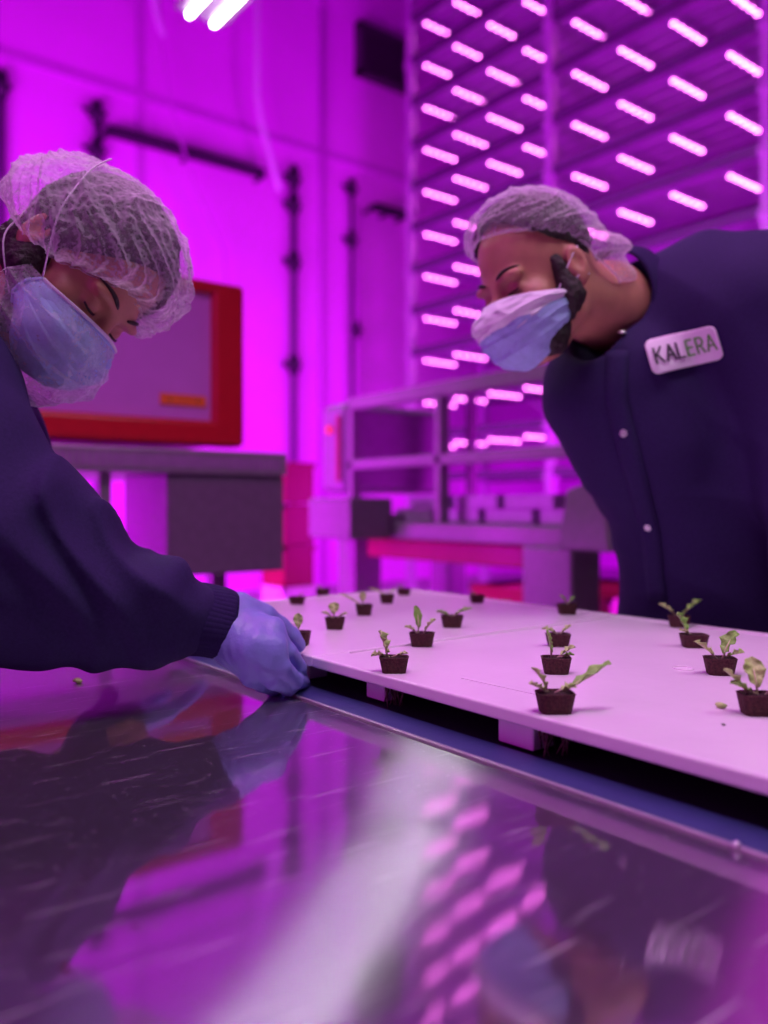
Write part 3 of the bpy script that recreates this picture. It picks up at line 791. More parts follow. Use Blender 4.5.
def head_sdf():
    add = [el((0, -.012, .035), (.077, .098, .088)), el((0, .035, -.045), (.060, .060, .075)), el((0, .045, -.092), (.038, .038, .028)),
           rc((-.05, .005, -.07), (-.02, .06, -.10), .020, .018), rc((.05, .005, -.07), (.02, .06, -.10), .020, .018),
           el((-.042, .058, -.028), (.022, .022, .020)), el((.042, .058, -.028), (.022, .022, .020))]
    base = union(add, .022)
    nose = union([rc((0, .086, .004), (0, .110, -.036), .009, .012), el((0, .106, -.042), (.017, .014, .010))], .008)
    brow = union([el((-.030, .079, .017), (.028, .013, .009)), el((.030, .079, .017), (.028, .013, .009))], .012)
    lids = union([el((-.032, .074, -.004), (.0155, .0145, .0125)), el((.032, .074, -.004), (.0155, .0145, .0125))], .002)
    sock = union([el((-.033, .098, -.003), (.021, .016, .015)), el((.033, .098, -.003), (.021, .016, .015))], .002)
    def ear(sx):
        R = np.array([[1, 0, 0], [0, 1, 0], [0, 0, 1]], np.float32)
        outer = el((sx*.081, -.012, -.008), (.009, .019, .031)); dent = el((sx*.091, -.006, -.004), (.008, .011, .019)); lobe = el((sx*.077, -.004, -.034), (.007, .009, .010))
        tr = el((sx*.078, .007, -.012), (.006, .005, .008))
        def f(P): 
            v = np.maximum(outer(P), -dent(P)); return smin(smin(v, lobe(P), .006), tr(P), .003)
        return f
    e1, e2 = ear(-1), ear(1)
    lips = union([rc((-.020, .094, -.074), (.020, .094, -.074), .006, .006), el((0, .098, -.070), (.016, .008, .005)), el((0, .097, -.079), (.015, .008, .006))], .004)
    def f(P):
        v = base(P); v = smin(v, brow(P), .014)
        k = .012; s_ = -sock(P); h = np.clip(.5 - .5*(v-s_)/k, 0, 1); v = v*(1-h) + s_*h + k*h*(1-h)
        v = smin(v, lids(P), .003); v = smin(v, nose(P), .010); v = smin(v, lips(P), .008)
        v = smin(v, e1(P), .005); v = smin(v, e2(P), .005)
        return v
    return f

def bonnet(H, name, material, parent, rad=(.085, .108, .098), puff=.02, tilt=25, front=100, side=98, back=104, wr=.004, fb=0.0, bb=0.0, sag=0.0, nr=23, seed=0, lump=None, inset=.012, nu=220, nv=90, v0=0.0, sb=0.0, cz=.045):
    c0 = np.array((0, -.010, cz)); tl = math.radians(tilt)
    ax = np.array((0, -math.sin(tl), math.cos(tl))); fr = np.array((0, math.cos(tl), math.sin(tl))); rt = np.array((1, 0, 0))
    r = np.array(rad); rs = np.random.RandomState(seed); ph = rs.uniform(0, 6.28, 12)
    def f(u, v):
        th = 2*PI*u; cf = math.cos(th); v = v0 + v*(1-v0)
        pm = (front*(max(0, cf)**2) + back*(max(0, -cf)**2) + side*(1-cf*cf))
        phi = math.radians(pm*v)
        d = ax*math.cos(phi) + (fr*cf + rt*math.sin(th))*math.sin(phi)
        R = 1/np.linalg.norm(d/r)
        b = math.sin(PI*min(1, v)**1.15)*.55 + (v**2)*.6*(1-max(0, (v-.86)/.14)**1.5)
        R += puff*b + fb*max(0, cf)**2*max(0, 1-abs(v-.78)/.34)**1.0*(1 if v < .78 else 1) + bb*max(0, -cf)**1.5*max(0, 1-abs(v-.75)/.45) + sb*(1-cf*cf)*max(0, 1-abs(v-.80)/.5)
        w = 0
        g = min(1, v*1.6)
        t2 = th + .35*math.sin(v*5+ph[0]) + .18*math.sin(v*9+ph[1])
        w += (1-abs(math.sin(t2*nr/2+ph[2])))**2.2*1.5*max(0, (v-.45))*1.6
        w += (1-abs(math.sin(t2*4.5+ph[3]+2.5*v)))**3*g*1.2
        w += (1-abs(math.sin(t2*3-ph[4]-4*v)))**4*g*1.3
        w += .5*mnoise.noise(Vector((d[0]*9+seed, d[1]*9, d[2]*9)))*g
        w += .35*mnoise.noise(Vector((d[0]*24, d[1]*24+seed, d[2]*24)))*g
        R += wr*w
        e = max(0, (v-.90)/.10); R -= (puff+fb*.5*max(0, cf)+wr)*e**1.6*.85 - 0*inset
        p = c0 + d*R
        if lump:
            for lc, lr, la in lump:
                q = math.exp(-((np.linalg.norm(d - np.array(lc)/np.linalg.norm(lc))/lr)**2)); p = p + d*la*q*(1+.25*math.sin(t2*11))
        p[2] -= sag*max(0, cf)*v
        return H.w(p)
    me = grid_mesh(name, f, nu, nv, True)
    o = mesh_obj(name, me, material, parent)
    rim = [f(k/72, 1.0) for k in range(73)]
    return o, rim, f

def mask_fn(H, grow=0.0, zt=-.008, zb=-.118, wr=0.0, seed=0, wide=1.0, bulge=0.0, pleat=.0022, back=0.0):
    def f(u, v):
        s = (u-.5)*2*wide; t = v
        yf = np.interp(t, [0, .18, .38, .7, .9, 1.0], [.106, .128, .137, .128, .112, .088]) + grow + bulge*math.sin(PI*t)
        w = np.interp(t, [0, .3, .7, 1.0], [.066, .074, .070, .050]) + grow
        yb = back + np.interp(t, [0, .5, 1.0], [.016, .012, .016])
        z = zt + (zb-zt)*t
        z += -.024*(1-t)*abs(s)**1.6 + .034*t*abs(s)**1.8
        a = s*PI/2
        x = w*math.copysign(abs(math.sin(a))**.92, a); y = yb + (yf-yb)*max(0, math.cos(a))**.80
        n = Vector((math.sin(a), max(.2, math.cos(a)), 0)).normalized()
        q = (t*4.2) % 1.0
        k = pleat*(1-q) * (1 if .12 < t < .9 else 0)*(1-abs(s)**4)
        k += wr*((1-abs(math.sin(s*6+t*5+seed)))**3 + .9*(1-abs(math.sin(s*3.1-t*9+seed*2)))**3 + 1.2*mnoise.noise(Vector((s*3+seed, t*4, 1))) + .6*mnoise.noise(Vector((s*8, t*10+seed, 1))))
        return H.w((x + n.x*k, y + n.y*k, z))
    return f

def eye_parts(H, parent, look=-.35, brow=M['hair'], open_=.30):
    for sx in (-1, 1):
        c = np.array((sx*.032, .0745, -.004))
        def lash(u, v, c=c, sx=sx):
            a = (u-.5)*2.0
            rr = np.array((.0162, .0152, .0132))
            zz = -.16 - .25*(1-a*a*1.0)*0 + .10*a*a - .34*open_*v
            d = np.array((math.sin(a)*math.cos(zz), math.cos(a)*math.cos(zz), math.sin(zz)))
            return H.w(c + d*rr*1.02)
        q = mesh_obj('eye', grid_mesh('eye', lash, 14, 4), M['eye'], parent); solid(q, .0006)
        bm = bmesh.new()
        pts = []
        for k in range(9):
            a = k/8; x = sx*(.014+.040*a); y = .0905 - .020*a*a; z = .021+.008*math.sin(a*2.4)-.002*a
            pts.append(H.w((x, y, z)))
        tube(bm, pts, [.0012, .0024, .0030, .0030, .0027, .0024, .0019, .0013, .0006], 8)
        obj('eyebrow', bm, brow, parent, smooth=True)
        bm = bmesh.new(); pts = [H.w(c + np.array((math.sin(a)*.0166, math.cos(a)*.0158, -.0040+.0015*a*a))) for a in [x*.22 for x in range(-4, 5)]]
        tube(bm, pts, .0009, 6); obj('eyelash', bm, M['hair'], parent, smooth=True)

def tie(name, pts, r, parent, m=None):
    P = []; pts = [Vector(p) for p in pts]
    for i in range(len(pts)-1):
        a = pts[max(0, i-1)]; b = pts[i]; c = pts[i+1]; d = pts[min(len(pts)-1, i+2)]
        for k in range(6):
            t = k/6
            P.append(.5*((2*b) + (c-a)*t + (2*a-5*b+4*c-d)*t*t + (3*b-a-3*c+d)*t**3))
    P.append(pts[-1]); bm = bmesh.new(); tube(bm, P, r, 6)
    return obj(name, bm, m or M['thread'], parent, smooth=True)

def gen_hand(w, d, n, s=1.0, curl=.5, flip=1):
    """relaxed gloved hand: wrist w, direction d, back-of-hand normal n"""
    w = np.array(w, float); d = np.array(d, float); d /= np.linalg.norm(d); n = np.array(n, float); n -= d*(n @ d); n /= np.linalg.norm(n)
    sd = np.cross(d, n)*flip; F = []
    def P(a, b, c): return w + (d*a + sd*b + n*c)*s
    palm = [rc(w, P(.085, b, 0), .024*s, .0135*s) for b in (-.030, -.010, .010, .029)]
    F.append(union(palm, .012))
    for b, L, r in ((-.031, .062, .0075), (-.010, .076, .0088), (.011, .082, .009), (.031, .073, .009)):
        p0 = P(.085, b, 0); p1 = p0 + (d*math.cos(curl) - n*math.sin(curl))*L*.45*s; p2 = p1 + (d*math.cos(curl*2) - n*math.sin(curl*2))*L*.32*s; p3 = p2 + (d*math.cos(curl*2.8) - n*math.sin(curl*2.8))*L*.25*s
        F.append(union([rc(p0, p1, r*1.1*s, r*s), rc(p1, p2, r*s, r*.95*s), rc(p2, p3, r*.95*s, r*.82*s)], .003))
    t0 = P(.020, .026, -.004); t1 = P(.052, .055, -.012); t2 = P(.082, .068, -.018); t3 = P(.105, .070, -.024)
    F.append(union([rc(t0, t1, .015*s, .012*s), rc(t1, t2, .012*s, .0105*s), rc(t2, t3, .0105*s, .009*s)], .005))
    return union(F, .006)

def cuffband(name, a, b, ra, rb, parent, material, th=.004):
    a = np.array(a); b = np.array(b); d = (b-a)/np.linalg.norm(b-a)
    s = np.cross(d, (0, 0, 1)); s /= np.linalg.norm(s); u = np.cross(s, d)
    def f(U, v):
        an = 2*PI*U; r = ra + (rb-ra)*v + .0003*math.sin(an*44) + .002*math.sin(an*3+v*4)
        r -= .003*max(0, (v-.93)/.07)
        return c2w(a + (b-a)*v + (s*math.cos(an)+u*math.sin(an))*r)
    o = mesh_obj(name, grid_mesh(name, f, 176, 18, True), material, parent); solid(o, th, -1)
    return o

hd = head_sdf()

# ------------------------------------------------------------------ the worker at the left edge
H1 = Head(C(80, 272, 1.06), (.50, -.33, -.80), (.80, .10, .58))
feet = c2w((-1.04, 1.08, -CZ))
P1 = empty('person', (feet.x, feet.y, 0), label='person in navy jacket, mesh cap, blue mask and glove leaning in, gripping the board corner', cat='person')
sh_n, sh_f = C(-85, 395, .93), np.array((-.65, 1.22, .05))
neck0 = C(-34, 296, 1.07)
fb_ = [rc(H1.p((0, -.03, -.045)), neck0, .058, .062), rc(neck0, (-.62, 1.08, .08), .064, .10), rc((-.62, 1.08, .06), (-.93, 1.03, -.16), .13, .11),
       rc((-.60, .98, .10), sh_n, .08, .07), rc(sh_n, C(-35, 560, .92), .06, .048), rc(C(-35, 560, .92), C(205, 622, .99), .046, .026),
       rc((-.60, 1.15, .10), sh_f, .08, .06), rc(sh_f, C(20, 540, 1.16), .05, .04), rc(C(20, 540, 1.16), C(130, 585, 1.22), .04, .026)]
torso = union(fb_, .03); h1 = H1.wrap(hd)
sdf_obj('body', lambda P: smin(h1(P), torso(P), .02), (-1.05, .78, -.32), (-.10, 1.32, .42), .0042, M['skin'], P1, 1)

# jacket with bunched sleeves
w1, w2, w3 = wob(3, 14), wob(5, 30), wob(8, 9)
near = chain([(C(-92, 385, .93), .098), (C(-78, 462, .90), .112), (C(-38, 552, .90), .128), (C(18, 572, .91), .101), (C(60, 584, .925), .085),
              (C(108, 602, .94), .068), (C(148, 610, .955), .057), (C(172, 614, .97), .046), (C(180, 616, .975), .038)])
far = chain([(sh_f, .085), (C(-20, 500, 1.13), .080), (C(35, 515, 1.13), .064), (C(74, 545, 1.16), .052), (C(108, 580, 1.24), .044)])
body = [rc((-.60, .98, .07), (-.60, 1.17, .07), .125, .125), rc((-.66, 1.07, .03), (-.965, 1.03, -.18), .155, .158), rc((-.965, 1.03, -.18), (-1.05, 1.07, -.32), .158, .165),
        rc(C(-78, 380, .95), (-.62, 1.08, .05), .10, .13)]
jk = union(near + far + body, .03)
axd = np.array(C(178, 614, .975) - C(-38, 552, .90)); L_ = np.linalg.norm(axd); axd /= L_; a0 = C(-38, 552, .90)
def jacket1(P):
    v = jk(P)
    q = P - a0.astype(np.float32); s = q @ axd.astype(np.float32)
    m = np.clip(s/.06, 0, 1)*np.clip((L_+.03-s)/.04, 0, 1)
    bunch = np.clip((s-.02)/.16, 0, 1)
    up = q[..., 2]
    a1 = np.sin(s*44 + up*34 + 1.9*w1(P)); a2 = np.sin(s*27 - up*40 + 2.2*w3(P) + 1.0); a3 = np.sin(s*70 + up*52 + 2.6*w1(P)+2)
    r1 = 1-np.sqrt(a1*a1+.03)*1.5
    amp = (.35+.65*bunch)*(.55+.45*np.sin(up*18+q[..., 1]*12+1.0))
    v = v - m*amp*(.021*r1 + .014*a2 + .0075*a3) - .0060*w3(P) - .0012*w2(P)
    return v
J1 = sdf_obj('jacket', jacket1, (-1.25, .72, -.36), (-.14, 1.36, .24), .0042, M['navy'], P1, 3)
cuffband('sleeve_cuff', C(172, 615, .972), C(228, 626, .995), .0410, .0375, J1, M['navy2'])
# collar standing round the neck
nd = np.array(neck0) - np.array(H1.p((0, -.03, -.045))); nd /= np.linalg.norm(nd)
cc = C(-40, 318, 1.02)
def collar(u, v):
    a = 2*PI*u; s = np.cross(nd, (0, 1, 0)); s /= np.linalg.norm(s); q = np.cross(s, nd)
    return c2w(cc - nd*(.045*v-.02) + (s*math.cos(a)*.088+q*math.sin(a)*.088)*(1-.06*v+.02*math.sin(3*a)))
solid(mesh_obj('collar', grid_mesh('collar', collar, 64, 8, True), M['navy2'], J1), .006)

# the gripping glove: palm, thumb on the board, four fingers curled underneath
wr_ = C(224, 625, .995)
K = [(C(271, 632, .985), .0175), (C(273, 648, .968), .0170), (C(266, 664, .962), .0160), (C(252, 674, .968), .0145)]
gl = [rc(C(206, 620, .985), wr_, .033, .031)] + [rc(wr_, k, .029, r) for k, r in K] + [rc(C(232, 640, .985), C(252, 650, .965), .028, .026)]
palm = union(gl, .012)
fing = [
 [(K[0][0], .0160), (C(286, 652, .988), .0125), (C(297, 667, 1.005), .0108), (C(300, 677, 1.05), .0088)],
 [(K[1][0], .0150), (C(281, 668, .965), .0125), (C(294, 681, .985), .0106), (C(304, 683, 1.045), .0086)],
 [(K[2][0], .0140), (C(274, 680, .965), .0115), (C(288, 688, .99), .0098), (C(298, 686, 1.05), .0080)],
 [(K[3][0], .0125), (C(261, 683, .975), .0100), (C(273, 689, 1.0), .0088), (C(285, 687, 1.05), .0072)],
]
thumb = [(C(240, 608, 1.005), .0190), (C(262, 616, 1.02), .0160), (C(279, 628, 1.035), .0142), (C(290, 637, 1.045), .0122), (C(298, 645, 1.052), .0102)]
parts = [palm] + [union(chain(f_), .002) for f_ in fing] + [union(chain(thumb), .006)]
wg = wob(11, 60); wg2 = wob(12, 150)
def glove(P):
    v = parts[0](P)
    v = smin(v, parts[5](P), .012)
    f4 = None
    for p_ in parts[1:5]:
        w_ = p_(P); f4 = w_ if f4 is None else smin(f4, w_, .0015)
    v = smin(v, f4, .007)
    q = P - wr_.astype(np.float32); s = q[..., 0]
    m = np.clip((.05-s)/.05, 0, 1)
    ph = q[..., 0]*170 + q[..., 2]*150 + 1.2*wg(P)
    return v - m*.0011*(1-np.abs(np.sin(ph)))**2 - .0006*wg2(P)
sdf_obj('glove', glove, (-.235, .90, -.235), (-.075, 1.10, -.09), .0019, M['glove'], P1, 1)
# hidden second hand resting on the far board
g2 = gen_hand(C(112, 584, 1.26), (.80, .38, -.16), (0, -.2, 1), .95, .22, -1)
sdf_obj('glove', g2, (-.52, 1.10, -.22), (-.14, 1.55, -.03), .003, M['glove'], P1, 1)

bonnet(H1, 'hair', M['hair'], P1, rad=(.091, .102, .094), puff=0, tilt=24, cz=.038, front=84, side=122, back=120, wr=.002, seed=4, nr=40, nu=140, nv=40)
def beard1(P):
    a = union([rc((sx*.070, .004, .0), (sx*.066, .008, -.045), .012, .018) for sx in (-1, 1)] + [rc((sx*.064, .008, -.045), (sx*.034, .050, -.090), .019, .022) for sx in (-1, 1)] + [el((sx*.062, -.030, -.035), (.022, .030, .040)) for sx in (-1, 1)], .02)
    return a(P) - .0015*wob(31, 260)(P)
lo = H1.p((0, .02, -.04))
sdf_obj('beard', H1.wrap(beard1), lo-.14, lo+.14, .0035, M['hair'], P1, 1)
net, rim, nf = bonnet(H1, 'hair_net', M['net'], P1, rad=(.088, .104, .094), puff=.011, tilt=22, front=110, side=132, back=108, sb=.018, cz=.040, wr=.0062, fb=.006, bb=.036, seed=2, nr=30, nu=300, nv=130, sag=.0)
bm = bmesh.new(); tube(bm, rim, .0026, 6, cap=False); obj('elastic_rim', bm, M['net2'], net, smooth=True)
eye_parts(H1, P1, open_=.5)
mk = mesh_obj('face_mask', grid_mesh('face_mask', mask_fn(H1, .002, back=.030), 60, 60), M['mask'], P1); solid(mk, .0016)
fm = mask_fn(H1, .004, back=.030)
bm = bmesh.new(); tube(bm, [fm(k/40, .0) for k in range(41)], .0022, 6); obj('mask_edge', bm, M['maskw'], mk, smooth=True)
bm = bmesh.new(); tube(bm, [fm(0, k/20) for k in range(21)], .0022, 6); tube(bm, [fm(1, k/20) for k in range(21)], .0022, 6); obj('mask_edge', bm, M['mask'], mk, smooth=True)
cv = mesh_obj('beard_cover', grid_mesh('beard_cover', mask_fn(H1, .010, -.012, -.150, .0042, 3, 1.10, .006, 0, .006), 120, 110), M['cover'], P1)
# the near side is the one facing the camera: the person's right
nx = 1 if H1.R[1, 0] < 0 else -1
s0 = fm(1.0 if nx > 0 else 0.0, .02); s1 = fm(1.0 if nx > 0 else 0.0, .95)
un = 1.0 if nx > 0 else 0.0
tie('mask_tie', [s0, H1.w((nx*.104, .010, .02)), H1.w((nx*.108, -.012, .055)), H1.w((nx*.100, -.034, .085)), H1.w((nx*.086, -.048, .108))], .0011, mk)
tie('mask_tie', [s1, H1.w((nx*.092, -.01, -.05)), H1.w((nx*.088, -.035, -.02)), H1.w((nx*.085, -.05, .01))], .0011, mk)

# trousers and shoes
lg = union([rc((-1.02, .99, -.30), (-1.03, .98, -.66), .095, .07), rc((-1.03, .98, -.66), (-1.05, .97, -1.08), .07, .055),
            rc((-1.02, 1.17, -.30), (-1.03, 1.20, -.66), .095, .07), rc((-1.03, 1.20, -.66), (-1.05, 1.22, -1.08), .07, .055), rc((-1.02, 1.0, -.26), (-1.02, 1.16, -.26), .13, .13)], .02)
sdf_obj('trousers', lambda P: lg(P)-.004*w1(P), (-1.25, .80, -1.115), (-.80, 1.38, -.08), .009, M['trouser'], P1)
for y in (.97, 1.22):
    sf = union([rc((-1.07, y, -1.085), (-.92, y, -1.095), .042, .036), rc((-1.06, y, -1.06), (-1.05, y, -1.02), .045, .048)], .02)
    sdf_obj('shoe', lambda P, sf=sf: np.maximum(sf(P), -1.134-P[..., 2]), (-1.15, y-.08, -1.14), (-.85, y+.08, -.95), .006, M['shoe'], P1)

# ------------------------------------------------------------------ the bending worker at the right
H2 = Head(C(538, 280, 1.33), (-.785, -.453, -.40), (-.37, -.05, .92))
feet = c2w((.66, 1.58, -CZ))
P2 = empty('person', (feet.x, feet.y, 0), label='bearded person in navy jacket with name patch, mesh cap and mask, bending over board', cat='person')
nb = C(608, 306, 1.43)
fb_ = [rc(H2.p((0, -.035, -.04)), nb, .060, .066), rc(nb, C(660, 350, 1.50), .068, .07), rc(C(670, 350, 1.52), C(690, 480, 1.52), .08, .10),
       rc(C(660, 350, 1.50), C(768, 310, 1.42), .06, .06), rc(C(650, 350, 1.52), C(610, 385, 1.56), .06, .05)]
torso2 = union(fb_, .035); h2 = H2.wrap(hd)
sdf_obj('body', lambda P: smin(h2(P), torso2(P), .03), (.06, 1.02, -.05), (.80, 1.66, .55), .005, M['skin2'], P2, 1)
v1, v2 = wob(21, 9), wob(22, 28)
near2 = chain([(C(762, 318, 1.36), .128), (C(800, 400, 1.33), .105), (C(812, 480, 1.30), .085), (C(820, 560, 1.25), .072), (C(790, 640, 1.12), .052)])
near2[-1:] = chain([(C(820, 560, 1.25), .070), (C(845, 600, 1.15), .052)])
trunk = [rc(C(628, 388, 1.45), C(655, 440, 1.45), .138, .128), rc(C(655, 440, 1.45), C(690, 510, 1.48), .128, .132), rc(C(690, 510, 1.48), C(704, 640, 1.52), .130, .155),
         rc(C(712, 320, 1.46), C(735, 470, 1.48), .150, .155), rc(C(668, 320, 1.45), C(762, 312, 1.40), .105, .132), rc(C(735, 470, 1.48), C(750, 640, 1.53), .155, .16),
         rc(C(600, 392, 1.56), C(640, 350, 1.5), .085, .10), rc(C(640, 292, 1.45), C(690, 300, 1.44), .055, .10)]
far2 = chain([(C(602, 396, 1.56), .085), (C(632, 490, 1.62), .065), (C(665, 560, 1.60), .055)])
jk2 = union(near2 + trunk + far2, .035)
neckcut = union([rc(H2.p((0, -.03, -.05)), nb, .070, .076), rc(nb, C(598, 338, 1.38), .070, .040), el(C(590, 330, 1.34), (.035, .08, .045))], .02)
def jacket2(P):
    v = jk2(P) - .005*v1(P) - .0012*v2(P)
    s = (P[..., 2]*.8 + P[..., 0]*.5)
    v = v - .004*(1-np.abs(np.sin(s*26+1.2*v1(P))))**2
    c = -neckcut(P); k = .012
    h = np.clip(.5 - .5*(v-c)/k, 0, 1); return v*(1-h) + c*h + k*h*(1-h)
J2 = sdf_obj('jacket', jacket2, (.14, 1.08, -.30), (.98, 1.78, .58), .0055, M['navy'], P2, 2)

def cast(px, py, fn, d0=.9, d1=2.2):
    """first point of an implicit surface along the sight line, in camera metres"""
    ds = np.linspace(1.12, 1.9, 261); P = np.stack([(px-CX)/F_PX*ds, ds, (HY-py)/F_PX*ds], -1).astype(np.float32)
    v = fn(P); i = np.argmax(v < 0)
    if not (v < 0).any() or i == 0: return np.array(C(px, py, 1.4))
    t = v[i-1]/(v[i-1]-v[i]); return (P[i-1]*(1-t) + P[i]*t).astype(float)
def surf_frame(px, py, fn):
    p = cast(px, py, fn); a = cast(px+6, py, fn); b = cast(px, py-6, fn)
    n = np.cross(a-p, b-p); n /= np.linalg.norm(n)
    if n[1] > 0: n = -n
    return p, n

# stand collar, placket, snaps
def strip(pts, w, th, name, material, parent, fn, lift=.003):
    rows = []
    for i, (x, y) in enumerate(pts):
        p, n = surf_frame(x, y, fn); rows.append((p, n))
    me_v = []; me_f = []
    for i, (p, n) in enumerate(rows):
        d = rows[min(i+1, len(rows)-1)][0] - rows[max(i-1, 0)][0]; d /= np.linalg.norm(d)
        s = np.cross(d, n); s /= np.linalg.norm(s)
        for j in (-1, -.33, .33, 1): me_v.append(tuple(c2w(p + s*w/2*j + n*lift*(1 if abs(j) < 1 else .2))))
    for i in range(len(rows)-1):
        for j in range(3): a = i*4+j; me_f.append((a, a+1, a+5, a+4))
    me = bpy.data.meshes.new(name); me.from_pydata(me_v, [], me_f); me.update()
    return solid(mesh_obj(name, me, material, parent), th, 0)
def lin(pts, n):
    out = []
    for (a, b), (c, d) in zip(pts, pts[1:]):
        for k in range(n): out.append((a+(c-a)*k/n, b+(d-b)*k/n))
    out.append(pts[-1]); return out
pk_ = lin([(617, 352), (616, 400), (626, 440), (650, 530), (658, 600)], 6)
strip(pk_, .034, .004, 'placket', M['navy'], J2, jacket2, .005)
rimpts = []
nf2 = lambda P: np.maximum(jk2(P), -neckcut(P))
for x, y in ((622, 336), (624, 433), (649, 526)):
    p, n = surf_frame(x, y, jacket2)
    bm = bmesh.new(); q = Vector((n[0]*RX+n[1]*FX, n[0]*RY+n[1]*FY, n[2]))
    rot = Vector((0, 0, 1)).rotation_difference(q).to_matrix().to_4x4()
    bmesh.ops.create_cone(bm, cap_ends=True, segments=24, radius1=.0075, radius2=.0055, depth=.004, matrix=Matrix.Translation(c2w(p+n*.0065)) @ rot)
    obj('snap_button', bm, M['snap'], J2, smooth=False, bevel=.0008)
# collar band following the neck opening
axn = np.array(nb) - np.array(H2.p((0, -.035, -.04))); axn /= np.linalg.norm(axn)
cs = np.cross(axn, (0, 0, 1)); cs /= np.linalg.norm(cs); cu = np.cross(cs, axn)
ccn = C(616, 304, 1.44)
def col2(u, v):
    a = -1.05 + u*(2*PI-2.1)*1.0 + PI
    a = PI*1.0*0 + (u*2*PI)
    rr = .084 + .010*v
    return c2w(ccn + axn*(v*.04-.02) + (cs*math.cos(a)*rr + cu*math.sin(a)*rr*1.05))
cb = mesh_obj('collar', grid_mesh('collar', col2, 72, 8, True), M['navy2'], J2); solid(cb, .006)

# name patch with lettering
p, n = surf_frame(683, 351, jacket2)
ang = math.radians(13.5)
up = np.array((0, 0, 1.0)); up -= n*(up @ n); up /= np.linalg.norm(up); rt = np.cross(up, -n)*1.0
if rt[0] < 0: rt = -rt
r2 = rt*math.cos(ang) + up*math.sin(ang); u2 = -rt*math.sin(ang) + up*math.cos(ang)
def onj(x, z, lift):
    """point of the patch plane pressed onto the cloth, wrapped by casting the sight line"""
    q = p + r2*x + u2*z
    px, py = CX + q[0]/q[1]*F_PX, HY - q[2]/q[1]*F_PX
    s = cast(px, py, jacket2)
    if np.linalg.norm(s-q) > .05: s = q
    return c2w(s + n*(lift+.003))
dd = p[1]; PW, PH = .121*dd/1.38, .060*dd/1.38
def patchf(u, v):
    s, t = (u-.5)*2, (v-.5)*2
    x, z = s*PW/2, t*PH/2
    c = .011; ax_, az_ = abs(x)-(PW/2-c), abs(z)-(PH/2-c)
    if ax_ > 0 and az_ > 0:
        L = math.hypot(ax_, az_)
        if L > c: x = math.copysign(PW/2-c+ax_*c/L, x); z = math.copysign(PH/2-c+az_*c/L, z)
    return onj(x, z, .002)
pt = mesh_obj('name_patch', grid_mesh('name_patch', patchf, 36, 20), M['patch'], J2); solid(pt, .0025, 1)
pt['label'] = 'white name patch reading KALERA'
GLYPH = {'K': [((0, 0), (0, 1)), ((0, .42), (.62, 1)), ((.16, .56), (.66, 0))], 'A': [((0, 0), (.36, 1)), ((.36, 1), (.72, 0)), ((.14, .34), (.58, .34))],
         'L': [((0, 0), (0, 1)), ((0, .04), (.52, .04))], 'E': [((0, 0), (0, 1)), ((0, .04), (.54, .04)), ((0, .5), (.48, .5)), ((0, .96), (.54, .96))],
         'R': [((0, 0), (0, 1)), ((0, .96), (.36, .96)), ((.36, .96), (.52, .84)), ((.52, .84), (.52, .62)), ((.52, .62), (.36, .48)), ((.36, .48), (0, .48)), ((.28, .48), (.56, 0))]}
hh = PH*.345; x = -PW*.415; wid = {'K': .66, 'A': .72, 'L': .54, 'E': .56, 'R': .56}
for ci, ch in enumerate('KALERA'):
    bm = bmesh.new()
    for (a, b), (c, d) in GLYPH[ch]:
        P_ = []
        th = .0016; L = math.hypot(c-a, d-b); ux, uz = (c-a)/L, (d-b)/L
        for k in range(5):
            t_ = k/4; gx = x + (a+(c-a)*t_)*hh*.98; gz = -PH*.24 + (b+(d-b)*t_)*hh*1.38
            P_.append([bm.verts.new(onj(gx-uz*th*s, gz+ux*th*s, .0075)) for s in (-1, 1)])
        for q0, q1 in zip(P_, P_[1:]): bm.faces.new((q0[0], q0[1], q1[1], q1[0]))
    o = obj('letter', bm, M['ink'] if ci < 3 else M['green'], pt); solid(o, .0006, 0)
    x += (wid[ch]+.24)*hh*.98
# beard, hair, net, mask
def beard(P):
    a = union([rc((sx*.070, .016, .010), (sx*.067, .012, -.045), .010, .019) for sx in (-1, 1)] + [rc((sx*.064, .010, -.045), (sx*.034, .056, -.094), .018, .022) for sx in (-1, 1)] + [rc((-.034, .056, -.094), (.034, .056, -.094), .024, .024)], .02)
    return a(P) - .0015*wob(31, 260)(P)
lo = H2.p((0, .03, -.05))
sdf_obj('beard', H2.wrap(beard), lo-.15, lo+.15, .0035, M['hair'], P2, 1)
bonnet(H2, 'hair', M['hair'], P2, rad=(.081, .102, .093), puff=0, tilt=24, front=74, side=100, back=116, wr=.002, seed=9, nr=40, nu=140, nv=40)
bk = [((.25, -1.0, -.25), .34, .045)]
nx2 = 1 if H2.R[1, 0] < 0 else -1
net2, rim2, nf3 = bonnet(H2, 'hair_net', M['net2'], P2, rad=(.086, .107, .099), puff=.006, tilt=24, front=88, side=92, back=112, wr=.0035, fb=.0, bb=.010, seed=6, nr=26, nu=240, nv=100,
                         lump=[((nx2*.35, -1.0, -.62), .36, .060)])
bm = bmesh.new(); tube(bm, rim2, .0022, 6, cap=False); obj('elastic_rim', bm, M['net2'], net2, smooth=True)
eye_parts(H2, P2)
mk2 = mesh_obj('face_mask', grid_mesh('face_mask', mask_fn(H2, .001, zt=-.008, zb=-.125, wr=.0015, seed=5, back=.020), 60, 60), M['mask'], P2); solid(mk2, .0016)
cv2 = mesh_obj('mask_cover', grid_mesh('mask_cover', mask_fn(H2, .005, -.008, -.085, .003, 7, 1.03, .002, 0, .018), 90, 70), M['maskw'], mk2); solid(cv2, .001)
fm2 = mask_fn(H2, .003, zb=-.125, back=.020); u_ = 1.0 if nx2 > 0 else 0.0
